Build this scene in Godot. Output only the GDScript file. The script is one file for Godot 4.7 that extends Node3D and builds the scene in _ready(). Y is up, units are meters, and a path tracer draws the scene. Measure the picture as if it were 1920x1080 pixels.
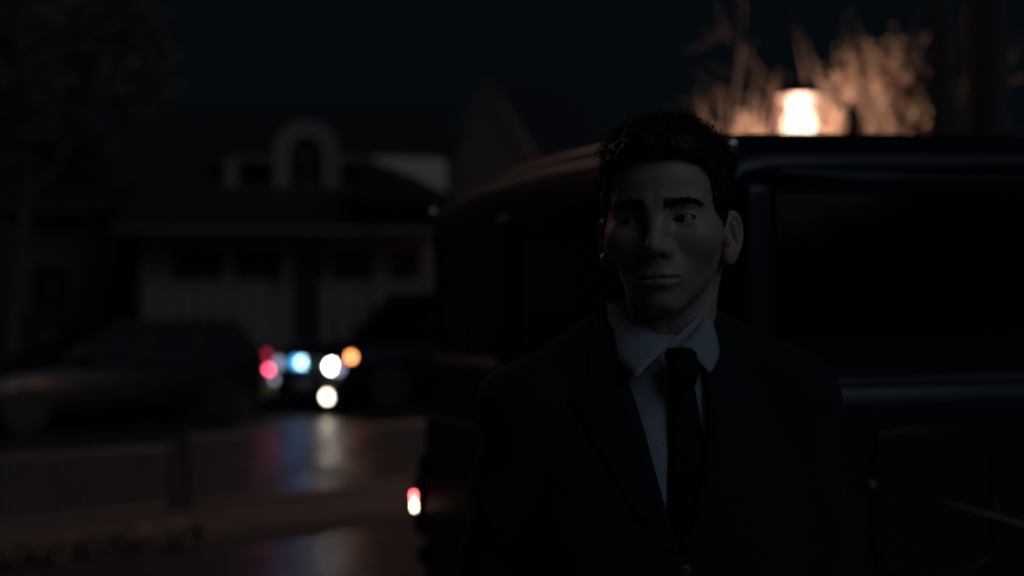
extends Node3D
# Night street: a man in a dark suit in front of a boxy black vehicle; wet road, cars, a house and a garden lantern behind.
# Metres, y up. The camera stands at x = 0, z = 0 and looks along -z.

var rng := RandomNumberGenerator.new()
var noise := FastNoiseLite.new()
var M := {}
var taken := {}

# ---------------------------------------------------------------- basics
func lin(r: float, g: float, b: float, a := 1.0) -> Color:
	var c := Color(r, g, b).linear_to_srgb()
	c.a = a
	return c

func mat(called: String, c: Color, rough: float, metal := 0.0) -> StandardMaterial3D:
	var m := StandardMaterial3D.new()
	m.resource_name = called
	m.albedo_color = c
	m.roughness = rough
	m.metallic = metal
	M[called] = m
	return m

func glow(called: String, base: Color, e: Color, power: float) -> StandardMaterial3D:
	var m := mat(called, base, 0.25)
	m.emission_enabled = true
	m.emission = e.linear_to_srgb()
	m.emission_energy_multiplier = power
	return m

func noise_tex(freq: float, size := 512, as_normal := false, bump := 4.0, octaves := 4, ramp: Gradient = null) -> NoiseTexture2D:
	var n := FastNoiseLite.new()
	n.seed = 7 + taken.size()
	n.frequency = freq
	n.fractal_octaves = octaves
	var t := NoiseTexture2D.new()
	t.width = size
	t.height = size
	t.seamless = true
	t.noise = n
	t.as_normal_map = as_normal
	t.bump_strength = bump
	if ramp:
		t.color_ramp = ramp
	return t

func ramp2(a: Color, b: Color, lo := 0.0, hi := 1.0) -> Gradient:
	var g := Gradient.new()
	g.offsets = PackedFloat32Array([lo, hi])
	g.colors = PackedColorArray([a, b])
	return g

func tri(m: StandardMaterial3D, scale: float) -> void:
	m.uv1_triplanar = true
	m.uv1_world_triplanar = true
	m.uv1_scale = Vector3.ONE * scale

func numbered(called: String) -> String:
	var n: int = taken.get(called, 0)
	taken[called] = n + 1
	return called if n == 0 else "%s_%03d" % [called, n]

func thing(called: String, label: String, category: String, at := Vector3.ZERO, turn := 0.0, group := "") -> Node3D:
	var o := Node3D.new()
	o.name = numbered(called)
	add_child(o)
	o.position = at
	o.rotation.y = turn
	o.set_meta("label", label)
	o.set_meta("category", category)
	if group:
		o.set_meta("group", group)
	return o

func obj(called: String, mesh: Mesh, m: Material, parent: Node) -> MeshInstance3D:
	var o := MeshInstance3D.new()
	o.name = called
	o.mesh = mesh
	o.material_override = m
	parent.add_child(o, true)
	return o

func struct(called: String, mesh: Mesh, m: Material) -> MeshInstance3D:
	var o := obj(called, mesh, m, self)
	o.set_meta("kind", "structure")
	return o

func new_st() -> SurfaceTool:
	var st := SurfaceTool.new()
	st.begin(Mesh.PRIMITIVE_TRIANGLES)
	return st

func done(st: SurfaceTool) -> ArrayMesh:
	st.generate_normals()
	return st.commit()

func quad(st: SurfaceTool, a: Vector3, b: Vector3, c: Vector3, d: Vector3) -> void:
	st.add_vertex(a); st.add_vertex(b); st.add_vertex(c)
	st.add_vertex(a); st.add_vertex(c); st.add_vertex(d)

# rounded box, centre c, size s, edge radius r
func rbox(st: SurfaceTool, c: Vector3, s: Vector3, r := 0.01, b := Basis(), seg := 1) -> void:
	st.set_smooth_group(0)
	var h := s * 0.5
	r = minf(r, minf(h.x, minf(h.y, h.z)) * 0.98)
	var n := 2 * seg + 2
	for f in 6:
		var ax := f % 3
		var sg := 1.0 if f < 3 else -1.0
		var N := Vector3.ZERO; N[ax] = sg
		var U := Vector3.ZERO; U[(ax + 1) % 3] = 1.0
		var W := Vector3.ZERO; W[(ax + 2) % 3] = sg
		var P := []
		for i in n:
			for j in n:
				var su := -1.0 if i <= seg else 1.0
				var sw := -1.0 if j <= seg else 1.0
				var a := (1.0 - float(i) / seg) if i <= seg else float(i - seg - 1) / seg
				var d := (1.0 - float(j) / seg) if j <= seg else float(j - seg - 1) / seg
				var dir := (N + U * su * a + W * sw * d).normalized()
				var core := N * (h[ax] - r) + U * su * (h[(ax + 1) % 3] - r) + W * sw * (h[(ax + 2) % 3] - r)
				P.append(c + b * (core + dir * r))
		for i in n - 1:
			for j in n - 1:
				st.set_smooth_group(-1 if i == seg and j == seg else 0)   # the flat middle keeps its own normal
				quad(st, P[i * n + j], P[i * n + j + 1], P[(i + 1) * n + j + 1], P[(i + 1) * n + j])
	st.set_smooth_group(0)

func bx(parent: Node, called: String, m: Material, c: Vector3, s: Vector3, r := 0.01, b := Basis(), seg := 1) -> MeshInstance3D:
	var st := new_st()
	rbox(st, Vector3.ZERO, s, r, b, seg)
	var o := obj(called, done(st), m, parent)
	o.position = c
	return o

func tube(st: SurfaceTool, pts: Array, radii: Array, sides := 8) -> void:
	st.set_smooth_group(0)
	var rings := []
	var side := Vector3.RIGHT
	for i in pts.size():
		var t: Vector3 = (pts[mini(i + 1, pts.size() - 1)] - pts[maxi(i - 1, 0)]).normalized()
		if absf(t.dot(side)) > 0.95:
			side = Vector3.FORWARD if absf(t.z) < 0.9 else Vector3.UP
		side = (side - t * t.dot(side)).normalized()
		var up := t.cross(side)
		var ring := []
		for k in sides:
			var a := TAU * k / sides
			ring.append(pts[i] + (side * cos(a) + up * sin(a)) * float(radii[i]))
		rings.append(ring)
	loft(st, rings)

# rings of equal size, closed round, with end caps
func loft(st: SurfaceTool, rings: Array, caps := true) -> void:
	var n: int = rings[0].size()
	for i in rings.size() - 1:
		for k in n:
			var k2 := (k + 1) % n
			quad(st, rings[i][k], rings[i + 1][k], rings[i + 1][k2], rings[i][k2])
	if caps:
		for e in [0, rings.size() - 1]:
			var mid := Vector3.ZERO
			for p in rings[e]:
				mid += p / n
			for k in n:
				var p1: Vector3 = rings[e][k]
				var p2: Vector3 = rings[e][(k + 1) % n]
				if e == 0:
					st.add_vertex(mid); st.add_vertex(p1); st.add_vertex(p2)
				else:
					st.add_vertex(mid); st.add_vertex(p2); st.add_vertex(p1)

func lathe(st: SurfaceTool, prof: Array, sides := 24, xf := Transform3D()) -> void:
	st.set_smooth_group(0)
	var rings := []
	for p in prof:
		var ring := []
		for k in sides:
			var a := -TAU * k / sides
			ring.append(xf * Vector3(cos(a) * p.x, p.y, sin(a) * p.x))
		rings.append(ring)
	loft(st, rings)

func tube_obj(parent: Node, called: String, m: Material, pts: Array, radii: Array, sides := 8) -> MeshInstance3D:
	var st := new_st()
	tube(st, pts, radii, sides)
	return obj(called, done(st), m, parent)

func lathe_obj(parent: Node, called: String, m: Material, prof: Array, sides := 24, xf := Transform3D()) -> MeshInstance3D:
	var st := new_st()
	lathe(st, prof, sides, xf)
	return obj(called, done(st), m, parent)

# polygon in xy extruded from z0 (front) back to z1
func slab(st: SurfaceTool, poly: PackedVector2Array, z0: float, z1: float) -> void:
	st.set_smooth_group(-1)
	var ix := Geometry2D.triangulate_polygon(poly)
	for i in range(0, ix.size(), 3):
		for z in [z0, z1]:
			for k in 3:
				var p: Vector2 = poly[ix[i + (k if z == z0 else 2 - k)]]
				st.add_vertex(Vector3(p.x, p.y, z))
	for i in poly.size():
		var p := poly[i]
		var q := poly[(i + 1) % poly.size()]
		quad(st, Vector3(p.x, p.y, z0), Vector3(p.x, p.y, z1), Vector3(q.x, q.y, z1), Vector3(q.x, q.y, z0))

func slab_obj(parent: Node, called: String, m: Material, poly: Array, z0: float, z1: float) -> MeshInstance3D:
	var st := new_st()
	slab(st, PackedVector2Array(poly), z0, z1)
	return obj(called, done(st), m, parent)

# leaf-shaped double triangles scattered in an ellipsoid shell
func leaves(st: SurfaceTool, c: Vector3, r: Vector3, count: int, size: float, tones: Array, hollow := 0.35) -> void:
	st.set_smooth_group(-1)
	for i in count:
		var d := Vector3(rng.randfn(), rng.randfn(), rng.randfn()).normalized()
		var lump := 0.78 + 0.5 * noise.get_noise_3dv((c + d * 3.0) * 60.0)
		var p := c + d * r * lump * pow(rng.randf_range(hollow, 1.0), 0.6)
		var a := Vector3(rng.randfn(), rng.randfn() - 0.5, rng.randfn()).normalized()
		var s := a.cross(Vector3(rng.randfn(), rng.randfn(), rng.randfn())).normalized()
		var l := size * rng.randf_range(0.6, 1.4)
		var w := s * l * 0.3
		var bend := a.cross(s) * l * 0.15
		st.set_color(tones[rng.randi() % tones.size()])
		quad(st, p, p + a * l * 0.5 + w + bend, p + a * l, p + a * l * 0.5 - w + bend)

# ---------------------------------------------------------------- distance fields
func smn(a: float, b: float, k: float) -> float:
	var h := maxf(k - absf(a - b), 0.0) / k
	return minf(a, b) - h * h * k * 0.25

func smx(a: float, b: float, k: float) -> float:
	var h := maxf(k - absf(a - b), 0.0) / k
	return maxf(a, b) + h * h * k * 0.25

func cap(p: Vector3, a: Vector3, b: Vector3, ra: float, rb: float) -> float:
	var ab := b - a
	var t := clampf((p - a).dot(ab) / ab.length_squared(), 0.0, 1.0)
	return (p - a - ab * t).length() - lerpf(ra, rb, t)

func ell(p: Vector3, c: Vector3, r: Vector3) -> float:
	var q := (p - c) / r
	var k0 := q.length()
	return k0 * (k0 - 1.0) / maxf((q / r).length(), 0.001)

# surface nets of field f inside lo..hi, placed by xf, into the arrays of out
func nets(f: Callable, lo: Vector3, hi: Vector3, h: float, out: Dictionary, xf := Transform3D(), tint = null) -> void:
	const B := 5
	var nb := ((hi - lo) / (h * B)).ceil()
	var bxn := int(nb.x); var byn := int(nb.y); var bzn := int(nb.z)
	var nx := bxn * B + 1; var ny := byn * B + 1; var nz := bzn * B + 1
	var val := PackedFloat32Array(); val.resize(nx * ny * nz); val.fill(9.0)
	var reach := h * B * 0.87 + h * 2.2
	var active := []
	for bi in bxn:
		for bj in byn:
			for bk in bzn:
				var d: float = f.call(lo + (Vector3(bi, bj, bk) + Vector3(0.5, 0.5, 0.5)) * h * B)
				var near := absf(d) < reach * 1.35
				if near:
					active.append(Vector3i(bi, bj, bk))
				var last_i := B + (1 if bi == bxn - 1 else 0)
				var last_j := B + (1 if bj == byn - 1 else 0)
				var last_k := B + (1 if bk == bzn - 1 else 0)
				for i in last_i:
					for j in last_j:
						var row := ((bi * B + i) * ny + bj * B + j) * nz + bk * B
						for k in last_k:
							val[row + k] = float(f.call(lo + Vector3(bi * B + i, bj * B + j, bk * B + k) * h)) if near else d
	var V: PackedVector3Array = out.v
	var N: PackedVector3Array = out.n
	var C: PackedColorArray = out.c
	var I: PackedInt32Array = out.i
	var id := PackedInt32Array(); id.resize(nx * ny * nz); id.fill(-1)
	var e := h * 0.4
	var cells := []
	for blk in active:
		for ci in B:
			for cj in B:
				for ck in B:
					var x: int = blk.x * B + ci
					var y: int = blk.y * B + cj
					var z: int = blk.z * B + ck
					var at := (x * ny + y) * nz + z
					var o := [at, at + 1, at + nz, at + nz + 1, at + ny * nz, at + ny * nz + 1, at + ny * nz + nz, at + ny * nz + nz + 1]
					var inside := 0
					for q in o:
						if val[q] < 0.0:
							inside += 1
					if inside == 0 or inside == 8:
						continue
					var sum := Vector3.ZERO
					var cnt := 0
					for pr in [[0, 1], [2, 3], [4, 5], [6, 7], [0, 2], [1, 3], [4, 6], [5, 7], [0, 4], [1, 5], [2, 6], [3, 7]]:
						var va: float = val[o[pr[0]]]
						var vb: float = val[o[pr[1]]]
						if (va < 0.0) != (vb < 0.0):
							var t := va / (va - vb)
							var pa := Vector3(pr[0] >> 2, (pr[0] >> 1) & 1, pr[0] & 1)
							var pb := Vector3(pr[1] >> 2, (pr[1] >> 1) & 1, pr[1] & 1)
							sum += pa.lerp(pb, t)
							cnt += 1
					var p := lo + (Vector3(x, y, z) + sum / cnt) * h
					var d0: float = f.call(p)
					var g := Vector3(float(f.call(p + Vector3(e, 0, 0))) - d0, float(f.call(p + Vector3(0, e, 0))) - d0, float(f.call(p + Vector3(0, 0, e))) - d0)
					g = g.normalized() if g.length() > 1e-9 else Vector3.UP
					p -= g * clampf(d0, -h * 0.5, h * 0.5)
					id[at] = V.size()
					V.append(xf * p)
					N.append((xf.basis * g).normalized())
					C.append(tint.call(p) if tint != null else Color.WHITE)
					cells.append(at)
	var step := [ny * nz, nz, 1]
	for at in cells:
		for ax in 3:
			var s0: int = step[ax]
			var su: int = step[(ax + 1) % 3]
			var sv: int = step[(ax + 2) % 3]
			if (val[at] < 0.0) == (val[at + s0] < 0.0) or at - su - sv < 0:
				continue
			var a := id[at]; var b := id[at - su]; var c := id[at - su - sv]; var d := id[at - sv]
			if b < 0 or c < 0 or d < 0:
				continue
			var face := (V[b] - V[a]).cross(V[c] - V[a])
			if face.dot(N[a] + N[b] + N[c] + N[d]) < 0.0:
				I.append_array([a, b, c, a, c, d])
			else:
				I.append_array([a, c, b, a, d, c])
	out.v = V; out.n = N; out.c = C; out.i = I

func bag() -> Dictionary:
	return {"v": PackedVector3Array(), "n": PackedVector3Array(), "c": PackedColorArray(), "i": PackedInt32Array()}

func bag_mesh(o: Dictionary) -> ArrayMesh:
	var a := []
	a.resize(Mesh.ARRAY_MAX)
	a[Mesh.ARRAY_VERTEX] = o.v
	a[Mesh.ARRAY_NORMAL] = o.n
	a[Mesh.ARRAY_COLOR] = o.c
	a[Mesh.ARRAY_INDEX] = o.i
	var m := ArrayMesh.new()
	m.add_surface_from_arrays(Mesh.PRIMITIVE_TRIANGLES, a)
	return m

# ---------------------------------------------------------------- the start
func _ready() -> void:
	rng.seed = 11
	noise.seed = 3
	noise.frequency = 0.02
	view_and_light()
	materials()
	ground()
	house()
	garden()
	street_cars()
	vehicle()
	person()

func view_and_light() -> void:
	var cam := Camera3D.new()
	cam.name = "camera"
	add_child(cam)
	var at := CameraAttributesPhysical.new()
	at.frustum_focal_length = 57.8
	at.frustum_focus_distance = 1.66
	at.exposure_aperture = 2.8
	at.frustum_near = 0.05
	at.frustum_far = 400.0
	cam.attributes = at
	cam.position = Vector3(0, 1.56, 0)
	cam.rotation_degrees = Vector3(1.08, 0, 0)
	cam.fov = 23.46
	cam.far = 400.0
	cam.current = true
	var env := Environment.new()
	env.background_mode = Environment.BG_SKY
	var sky := Sky.new()
	var sm := ProceduralSkyMaterial.new()
	sm.sky_top_color = lin(0.0011, 0.0024, 0.0038)
	sm.sky_horizon_color = lin(0.0016, 0.0035, 0.0051)
	sm.sky_curve = 0.12
	sm.ground_bottom_color = lin(0.001, 0.001, 0.0012)
	sm.ground_horizon_color = lin(0.002, 0.0025, 0.003)
	sky.sky_material = sm
	env.sky = sky
	env.tonemap_mode = Environment.TONE_MAPPER_LINEAR
	env.tonemap_exposure = 1.0
	env.sdfgi_enabled = true
	env.ssao_enabled = true
	env.ssil_enabled = true
	var we := WorldEnvironment.new()
	we.name = "world_environment"
	we.environment = env
	add_child(we)
	var sun := DirectionalLight3D.new()
	sun.name = "moonlight"
	sun.light_color = lin(0.56, 0.75, 1.0)
	sun.light_energy = 0.060
	sun.light_angular_distance = 34.0
	sun.shadow_enabled = true
	add_child(sun)
	sun.look_at_from_position(Vector3(0.54, 0.58, 0.61), Vector3.ZERO)

func materials() -> void:
	var skin := mat("skin", Color.WHITE, 0.5)
	skin.vertex_color_use_as_albedo = true
	skin.subsurf_scatter_enabled = true
	skin.subsurf_scatter_strength = 0.35
	skin.normal_enabled = true
	skin.normal_texture = noise_tex(0.09, 512, true, 3.0, 3)
	skin.normal_scale = 0.25
	tri(skin, 9.0)
	skin.uv1_world_triplanar = false
	var hair := mat("hair", lin(0.006, 0.0045, 0.004), 0.55)
	hair.metallic_specular = 0.35
	var eye := mat("eye", Color.WHITE, 0.12)
	eye.vertex_color_use_as_albedo = true
	var suit := mat("suit", lin(0.0026, 0.0042, 0.0085), 0.95)
	suit.normal_enabled = true
	suit.normal_texture = noise_tex(0.25, 512, true, 6.0, 2)
	suit.normal_scale = 0.4
	tri(suit, 14.0)
	suit.uv1_world_triplanar = false
	var shirt := mat("shirt", lin(0.25, 0.26, 0.285), 0.85)
	shirt.normal_enabled = true
	shirt.normal_texture = noise_tex(0.02, 512, true, 5.0, 3)
	shirt.normal_scale = 0.5
	tri(shirt, 5.0)
	shirt.uv1_world_triplanar = false
	mat("tie", lin(0.0025, 0.003, 0.005), 0.75).metallic_specular = 0.25
	mat("button", lin(0.02, 0.02, 0.024), 0.4)
	mat("shoe", lin(0.012, 0.010, 0.009), 0.25)

	var paint := mat("black_paint", lin(0.004, 0.006, 0.011), 0.4)
	paint.clearcoat_enabled = true
	paint.metallic_specular = 0.35
	paint.clearcoat = 0.15
	paint.clearcoat_roughness = 0.16
	paint.normal_enabled = true
	paint.normal_texture = noise_tex(0.006, 512, true, 1.5, 2)
	paint.normal_scale = 0.12
	tri(paint, 0.7)
	var paint2 := mat("navy_paint", lin(0.006, 0.008, 0.013), 0.25)
	paint2.clearcoat_enabled = true
	paint2.clearcoat = 0.3
	paint2.metallic_specular = 0.35
	mat("black_plastic", lin(0.018, 0.018, 0.02), 0.6)
	mat("rubber", lin(0.014, 0.014, 0.014), 0.85)
	mat("alloy", lin(0.30, 0.30, 0.31), 0.35, 0.9)
	mat("chrome", lin(0.75, 0.74, 0.72), 0.08, 1.0)
	mat("satin_trim", lin(0.025, 0.028, 0.031), 0.6)
	mat("tan_strip", lin(0.20, 0.11, 0.065), 0.5)
	mat("seat_cloth", lin(0.12, 0.13, 0.14), 0.9)
	mat("plate", lin(0.45, 0.45, 0.42), 0.5)
	var gl := mat("tinted_glass", lin(0.004, 0.005, 0.006, 0.93), 0.04)
	gl.transparency = BaseMaterial3D.TRANSPARENCY_ALPHA
	var pane := mat("house_glass", lin(0.008, 0.010, 0.013), 0.06)
	pane.metallic_specular = 0.55
	mat("amber_lens", lin(0.35, 0.16, 0.03), 0.25)
	mat("red_lens", lin(0.10, 0.008, 0.008), 0.35)
	mat("red_reflection_paint", lin(0.22, 0.035, 0.025), 0.6)  # colour of the painted red reflection
	mat("lens_glass", lin(0.5, 0.5, 0.5), 0.15)
	glow("tail_glow", lin(0.5, 0.05, 0.05), Color(1.0, 0.10, 0.10), 26.0)
	glow("tail_core", lin(0.8, 0.7, 0.6), Color(1.0, 0.72, 0.50), 16.0)
	glow("headlight_glow", lin(0.8, 0.8, 0.8), Color(1.0, 0.93, 0.82), 24.0)
	glow("fog_glow", lin(0.8, 0.8, 0.8), Color(1.0, 0.86, 0.66), 12.0)
	glow("amber_glow", lin(0.6, 0.3, 0.1), Color(1.0, 0.28, 0.10), 11.0)
	glow("blue_glow", lin(0.2, 0.5, 0.8), Color(0.42, 0.84, 1.0), 8.0)
	glow("deep_blue_glow", lin(0.1, 0.2, 0.5), Color(0.02, 0.14, 0.34), 8.0)
	glow("red_glow", lin(0.6, 0.05, 0.08), Color(1.0, 0.07, 0.16), 12.0)
	glow("dim_red_glow", lin(0.4, 0.02, 0.05), Color(0.35, 0.008, 0.04), 4.5)
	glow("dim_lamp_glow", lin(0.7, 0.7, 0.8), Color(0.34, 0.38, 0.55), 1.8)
	glow("lantern_globe", lin(0.05, 0.04, 0.035), Color(1.0, 0.80, 0.56), 3.2)
	var lg := glow("lantern_glass", lin(0.02, 0.012, 0.008, 0.12), Color(1.0, 0.58, 0.36), 0.12)
	lg.transparency = BaseMaterial3D.TRANSPARENCY_ALPHA
	lg.roughness = 0.2
	mat("iron", lin(0.006, 0.006, 0.006), 0.6)
	mat("brass", lin(0.55, 0.36, 0.18), 0.3, 1.0)

	var road := mat("wet_asphalt", Color.WHITE, 1.0)
	road.albedo_texture = noise_tex(0.03, 1024, false, 1.0, 5, ramp2(lin(0.018, 0.018, 0.020), lin(0.055, 0.053, 0.052)))
	road.roughness_texture = noise_tex(0.006, 512, false, 1.0, 4, ramp2(Color(0.20, 0.20, 0.20), Color(0.42, 0.42, 0.42), 0.25, 0.75))
	road.normal_enabled = true
	road.normal_texture = noise_tex(0.05, 1024, true, 7.0, 4)
	road.normal_scale = 0.38
	tri(road, 0.45)
	var wet := road.duplicate()
	wet.resource_name = "puddled_asphalt"
	wet.roughness_texture = noise_tex(0.005, 512, false, 1.0, 4, ramp2(Color(0.14, 0.14, 0.14), Color(0.26, 0.26, 0.26), 0.35, 0.8))
	wet.normal_scale = 0.3
	wet.metallic_specular = 0.75
	M["puddled_asphalt"] = wet
	var walk := mat("pavement_concrete", Color.WHITE, 0.8)
	walk.albedo_texture = noise_tex(0.02, 512, false, 1.0, 5, ramp2(lin(0.026, 0.024, 0.028), lin(0.052, 0.047, 0.053)))
	tri(walk, 0.7)
	var earth := mat("earth", Color.WHITE, 0.95)
	earth.albedo_texture = noise_tex(0.02, 512, false, 1.0, 5, ramp2(lin(0.02, 0.024, 0.012), lin(0.05, 0.05, 0.03)))
	tri(earth, 0.3)
	var siding := mat("siding", Color.WHITE, 0.8)
	siding.albedo_texture = noise_tex(0.015, 512, false, 1.0, 4, ramp2(lin(0.22, 0.145, 0.125), lin(0.32, 0.22, 0.19)))
	tri(siding, 0.4)
	var fill_wall := mat("dark_fill_wall", Color.WHITE, 0.9)  # gloom of the far left put into this wall colour
	fill_wall.albedo_texture = noise_tex(0.03, 512, false, 1.0, 4, ramp2(lin(0.05, 0.032, 0.028), lin(0.10, 0.065, 0.055)))
	tri(fill_wall, 0.6)
	mat("trim_paint", lin(0.24, 0.18, 0.165), 0.6)
	mat("cream_paint", lin(0.62, 0.50, 0.42), 0.7)
	mat("shingle", lin(0.016, 0.016, 0.018), 0.9)
	mat("door_paint", lin(0.02, 0.022, 0.026), 0.5)
	var gable := mat("gable_siding", Color.WHITE, 0.85)
	gable.albedo_texture = noise_tex(0.02, 512, false, 1.0, 4, ramp2(lin(0.38, 0.38, 0.41), lin(0.52, 0.52, 0.56)))
	tri(gable, 0.5)
	var bark := mat("bark", Color.WHITE, 0.9)
	bark.albedo_texture = noise_tex(0.04, 512, false, 1.0, 5, ramp2(lin(0.035, 0.028, 0.023), lin(0.11, 0.085, 0.068)))
	bark.normal_enabled = true
	bark.normal_texture = noise_tex(0.05, 512, true, 10.0, 4)
	tri(bark, 2.0)
	var leaf := mat("leaf", Color.WHITE, 0.6)
	leaf.vertex_color_use_as_albedo = true
	leaf.backlight_enabled = true
	leaf.backlight = Color(0.35, 0.3, 0.2)

# ---------------------------------------------------------------- setting
const ALONG := Vector3(0.744, 0, -0.668)   # the street runs this way
const ACROSS := Vector3(0.668, 0, 0.744)   # from the far kerb towards the camera

func band(v0: float, v1: float, y: float, t0: float, t1: float) -> ArrayMesh:
	var st := new_st()
	st.set_smooth_group(-1)
	var u := Vector3(0, y, 0)
	quad(st, ALONG * t0 + ACROSS * v0 + u, ALONG * t1 + ACROSS * v0 + u, ALONG * t1 + ACROSS * v1 + u, ALONG * t0 + ACROSS * v1 + u)
	return done(st)

func strip(called: String, m: Material, v0: float, v1: float, y0: float, y1: float, t0: float, t1: float, r := 0.02) -> MeshInstance3D:
	var st := new_st()
	var b := Basis(ALONG, Vector3.UP, ACROSS)
	rbox(st, ALONG * (t0 + t1) * 0.5 + ACROSS * (v0 + v1) * 0.5 + Vector3(0, (y0 + y1) * 0.5, 0), Vector3(t1 - t0, y1 - y0, absf(v1 - v0)), r, b)
	return struct(called, done(st), m)

func ground() -> void:
	var st := new_st()
	st.set_smooth_group(-1)
	quad(st, Vector3(-200, -0.03, -300), Vector3(200, -0.03, -300), Vector3(200, -0.03, 60), Vector3(-200, -0.03, 60))
	struct("ground", done(st), M.earth)
	struct("road", band(-19.7, -9.93, 0.0, -45, 60), M.wet_asphalt)
	struct("driveway", band(-8.7, 8.0, 0.0, -30, 40), M.puddled_asphalt)
	var slabs := struct("pavement", band(-9.92, -8.71, 0.0, -40, 50), M.pavement_concrete)
	for i in 40:
		var t := -14.0 + i * 0.9
		var s := new_st()
		rbox(s, Vector3.ZERO, Vector3(0.885, 0.1, 1.0), 0.008, Basis(ALONG, Vector3.UP, ACROSS))
		var o := obj("paving_slab", done(s) if i == 0 else slabs.get_child(0).mesh, M.pavement_concrete, slabs)
		o.position = ALONG * t + ACROSS * -9.24 + Vector3(0, -0.008 + 0.003 * sin(i * 2.3), 0)
	strip("kerb", M.pavement_concrete, -9.9, -9.755, -0.02, 0.055, -40, 50, 0.02)
	mat("railing_paint", lin(0.085, 0.085, 0.088), 0.7)
	var rl := thing("low_railing", "low pale railing of thin upright bars along the near pavement", "railing", ACROSS * -9.70 + Vector3(0, 0.042, 0))
	rl.basis = Basis(ALONG, Vector3.UP, ACROSS)
	var first: MeshInstance3D
	for pn in [[2.6, 5.18, 0.50], [5.36, 11.2, 0.56]]:
		var t: float = pn[0]
		var hgt: float = pn[2]
		var bar_mesh: Mesh
		while t < pn[1]:
			if bar_mesh == null:
				first = bx(rl, "bar", M.railing_paint, Vector3(t, hgt / 2 + 0.02, 0), Vector3(0.014, hgt - 0.04, 0.014), 0.004)
				bar_mesh = first.mesh
			else:
				obj("bar", bar_mesh, M.railing_paint, rl).position = Vector3(t, hgt / 2 + 0.02, 0)
			t += 0.058
		bx(rl, "top_rail", M.railing_paint, Vector3((pn[0] + pn[1]) / 2, hgt, 0), Vector3(pn[1] - pn[0], 0.022, 0.026), 0.008)
		bx(rl, "bottom_rail", M.railing_paint, Vector3((pn[0] + pn[1]) / 2, 0.05, 0), Vector3(pn[1] - pn[0], 0.02, 0.024), 0.008)
		for e in [pn[0] - 0.02, pn[1] + 0.02]:
			bx(rl, "post", M.iron, Vector3(e, hgt / 2 + 0.02, 0), Vector3(0.05, hgt + 0.04, 0.05), 0.01)
	strip("far_kerb", M.pavement_concrete, -19.85, -19.7, -0.02, 0.12, -45, 60, 0.02)
	strip("far_pavement", M.pavement_concrete, -21.4, -19.86, -0.02, 0.11, -45, 60, 0.01)

func grid_wall(st: SurfaceTool, x0: float, x1: float, y0: float, y1: float, z0: float, z1: float, holes: Array) -> void:
	var xs := [x0, x1]
	var ys := [y0, y1]
	for h in holes:
		xs.append_array([h[0], h[1]])
		ys.append_array([h[2], h[3]])
	xs.sort(); ys.sort()
	st.set_smooth_group(-1)
	for i in xs.size() - 1:
		for j in ys.size() - 1:
			var c := Vector2((xs[i] + xs[i + 1]) * 0.5, (ys[j] + ys[j + 1]) * 0.5)
			if xs[i + 1] - xs[i] < 0.001 or ys[j + 1] - ys[j] < 0.001:
				continue
			var open := false
			for h in holes:
				open = open or (c.x > h[0] and c.x < h[1] and c.y > h[2] and c.y < h[3])
			if not open:
				slab(st, PackedVector2Array([Vector2(xs[i], ys[j]), Vector2(xs[i], ys[j + 1]), Vector2(xs[i + 1], ys[j + 1]), Vector2(xs[i + 1], ys[j])]), z0, z1)

func window(parent: Node, x0: float, x1: float, y0: float, y1: float, z: float, frame: Material, cols := 2) -> void:
	var w := obj("window", null, null, parent)
	var st := new_st()
	var t := 0.09
	rbox(st, Vector3((x0 + x1) / 2, y0, z + 0.02), Vector3(x1 - x0 + 0.24, t, 0.16), 0.01)
	rbox(st, Vector3((x0 + x1) / 2, y1, z), Vector3(x1 - x0 + 0.16, t, 0.1), 0.01)
	for x in [x0, x1]:
		rbox(st, Vector3(x, (y0 + y1) / 2, z), Vector3(t, y1 - y0 - t - 0.004, 0.1), 0.01)
	w.mesh = done(st)
	w.material_override = frame
	for i in cols:
		var a := x0 + (x1 - x0) * i / cols
		bx(w, "pane", M.house_glass, Vector3(a + (x1 - x0) / cols / 2, (y0 + y1) / 2, z - 0.12), Vector3((x1 - x0) / cols - 0.03, y1 - y0 - 0.05, 0.02), 0.004)
		if i > 0:
			bx(w, "muntin", frame, Vector3(a, (y0 + y1) / 2, z - 0.1), Vector3(0.03, y1 - y0 - 0.1, 0.04), 0.005)
	bx(w, "sash_rail", frame, Vector3((x0 + x1) / 2, (y0 + y1) / 2, z - 0.085), Vector3(x1 - x0 - 0.1, 0.035, 0.03), 0.005)

func arch_band(cx: float, cy: float, r0: float, r1: float, down: float, z0: float, z1: float) -> ArrayMesh:
	var poly := PackedVector2Array()
	poly.append(Vector2(cx - r1, cy - down))
	for i in 17:
		var a := PI - PI * i / 16.0
		poly.append(Vector2(cx + cos(a) * r1, cy + sin(a) * r1))
	poly.append(Vector2(cx + r1, cy - down))
	poly.append(Vector2(cx + r0, cy - down))
	for i in 17:
		var a := PI * i / 16.0
		poly.append(Vector2(cx + cos(a) * r0, cy + sin(a) * r0))
	poly.append(Vector2(cx - r0, cy - down))
	var st := new_st()
	slab(st, poly, z0, z1)
	return done(st)

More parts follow.
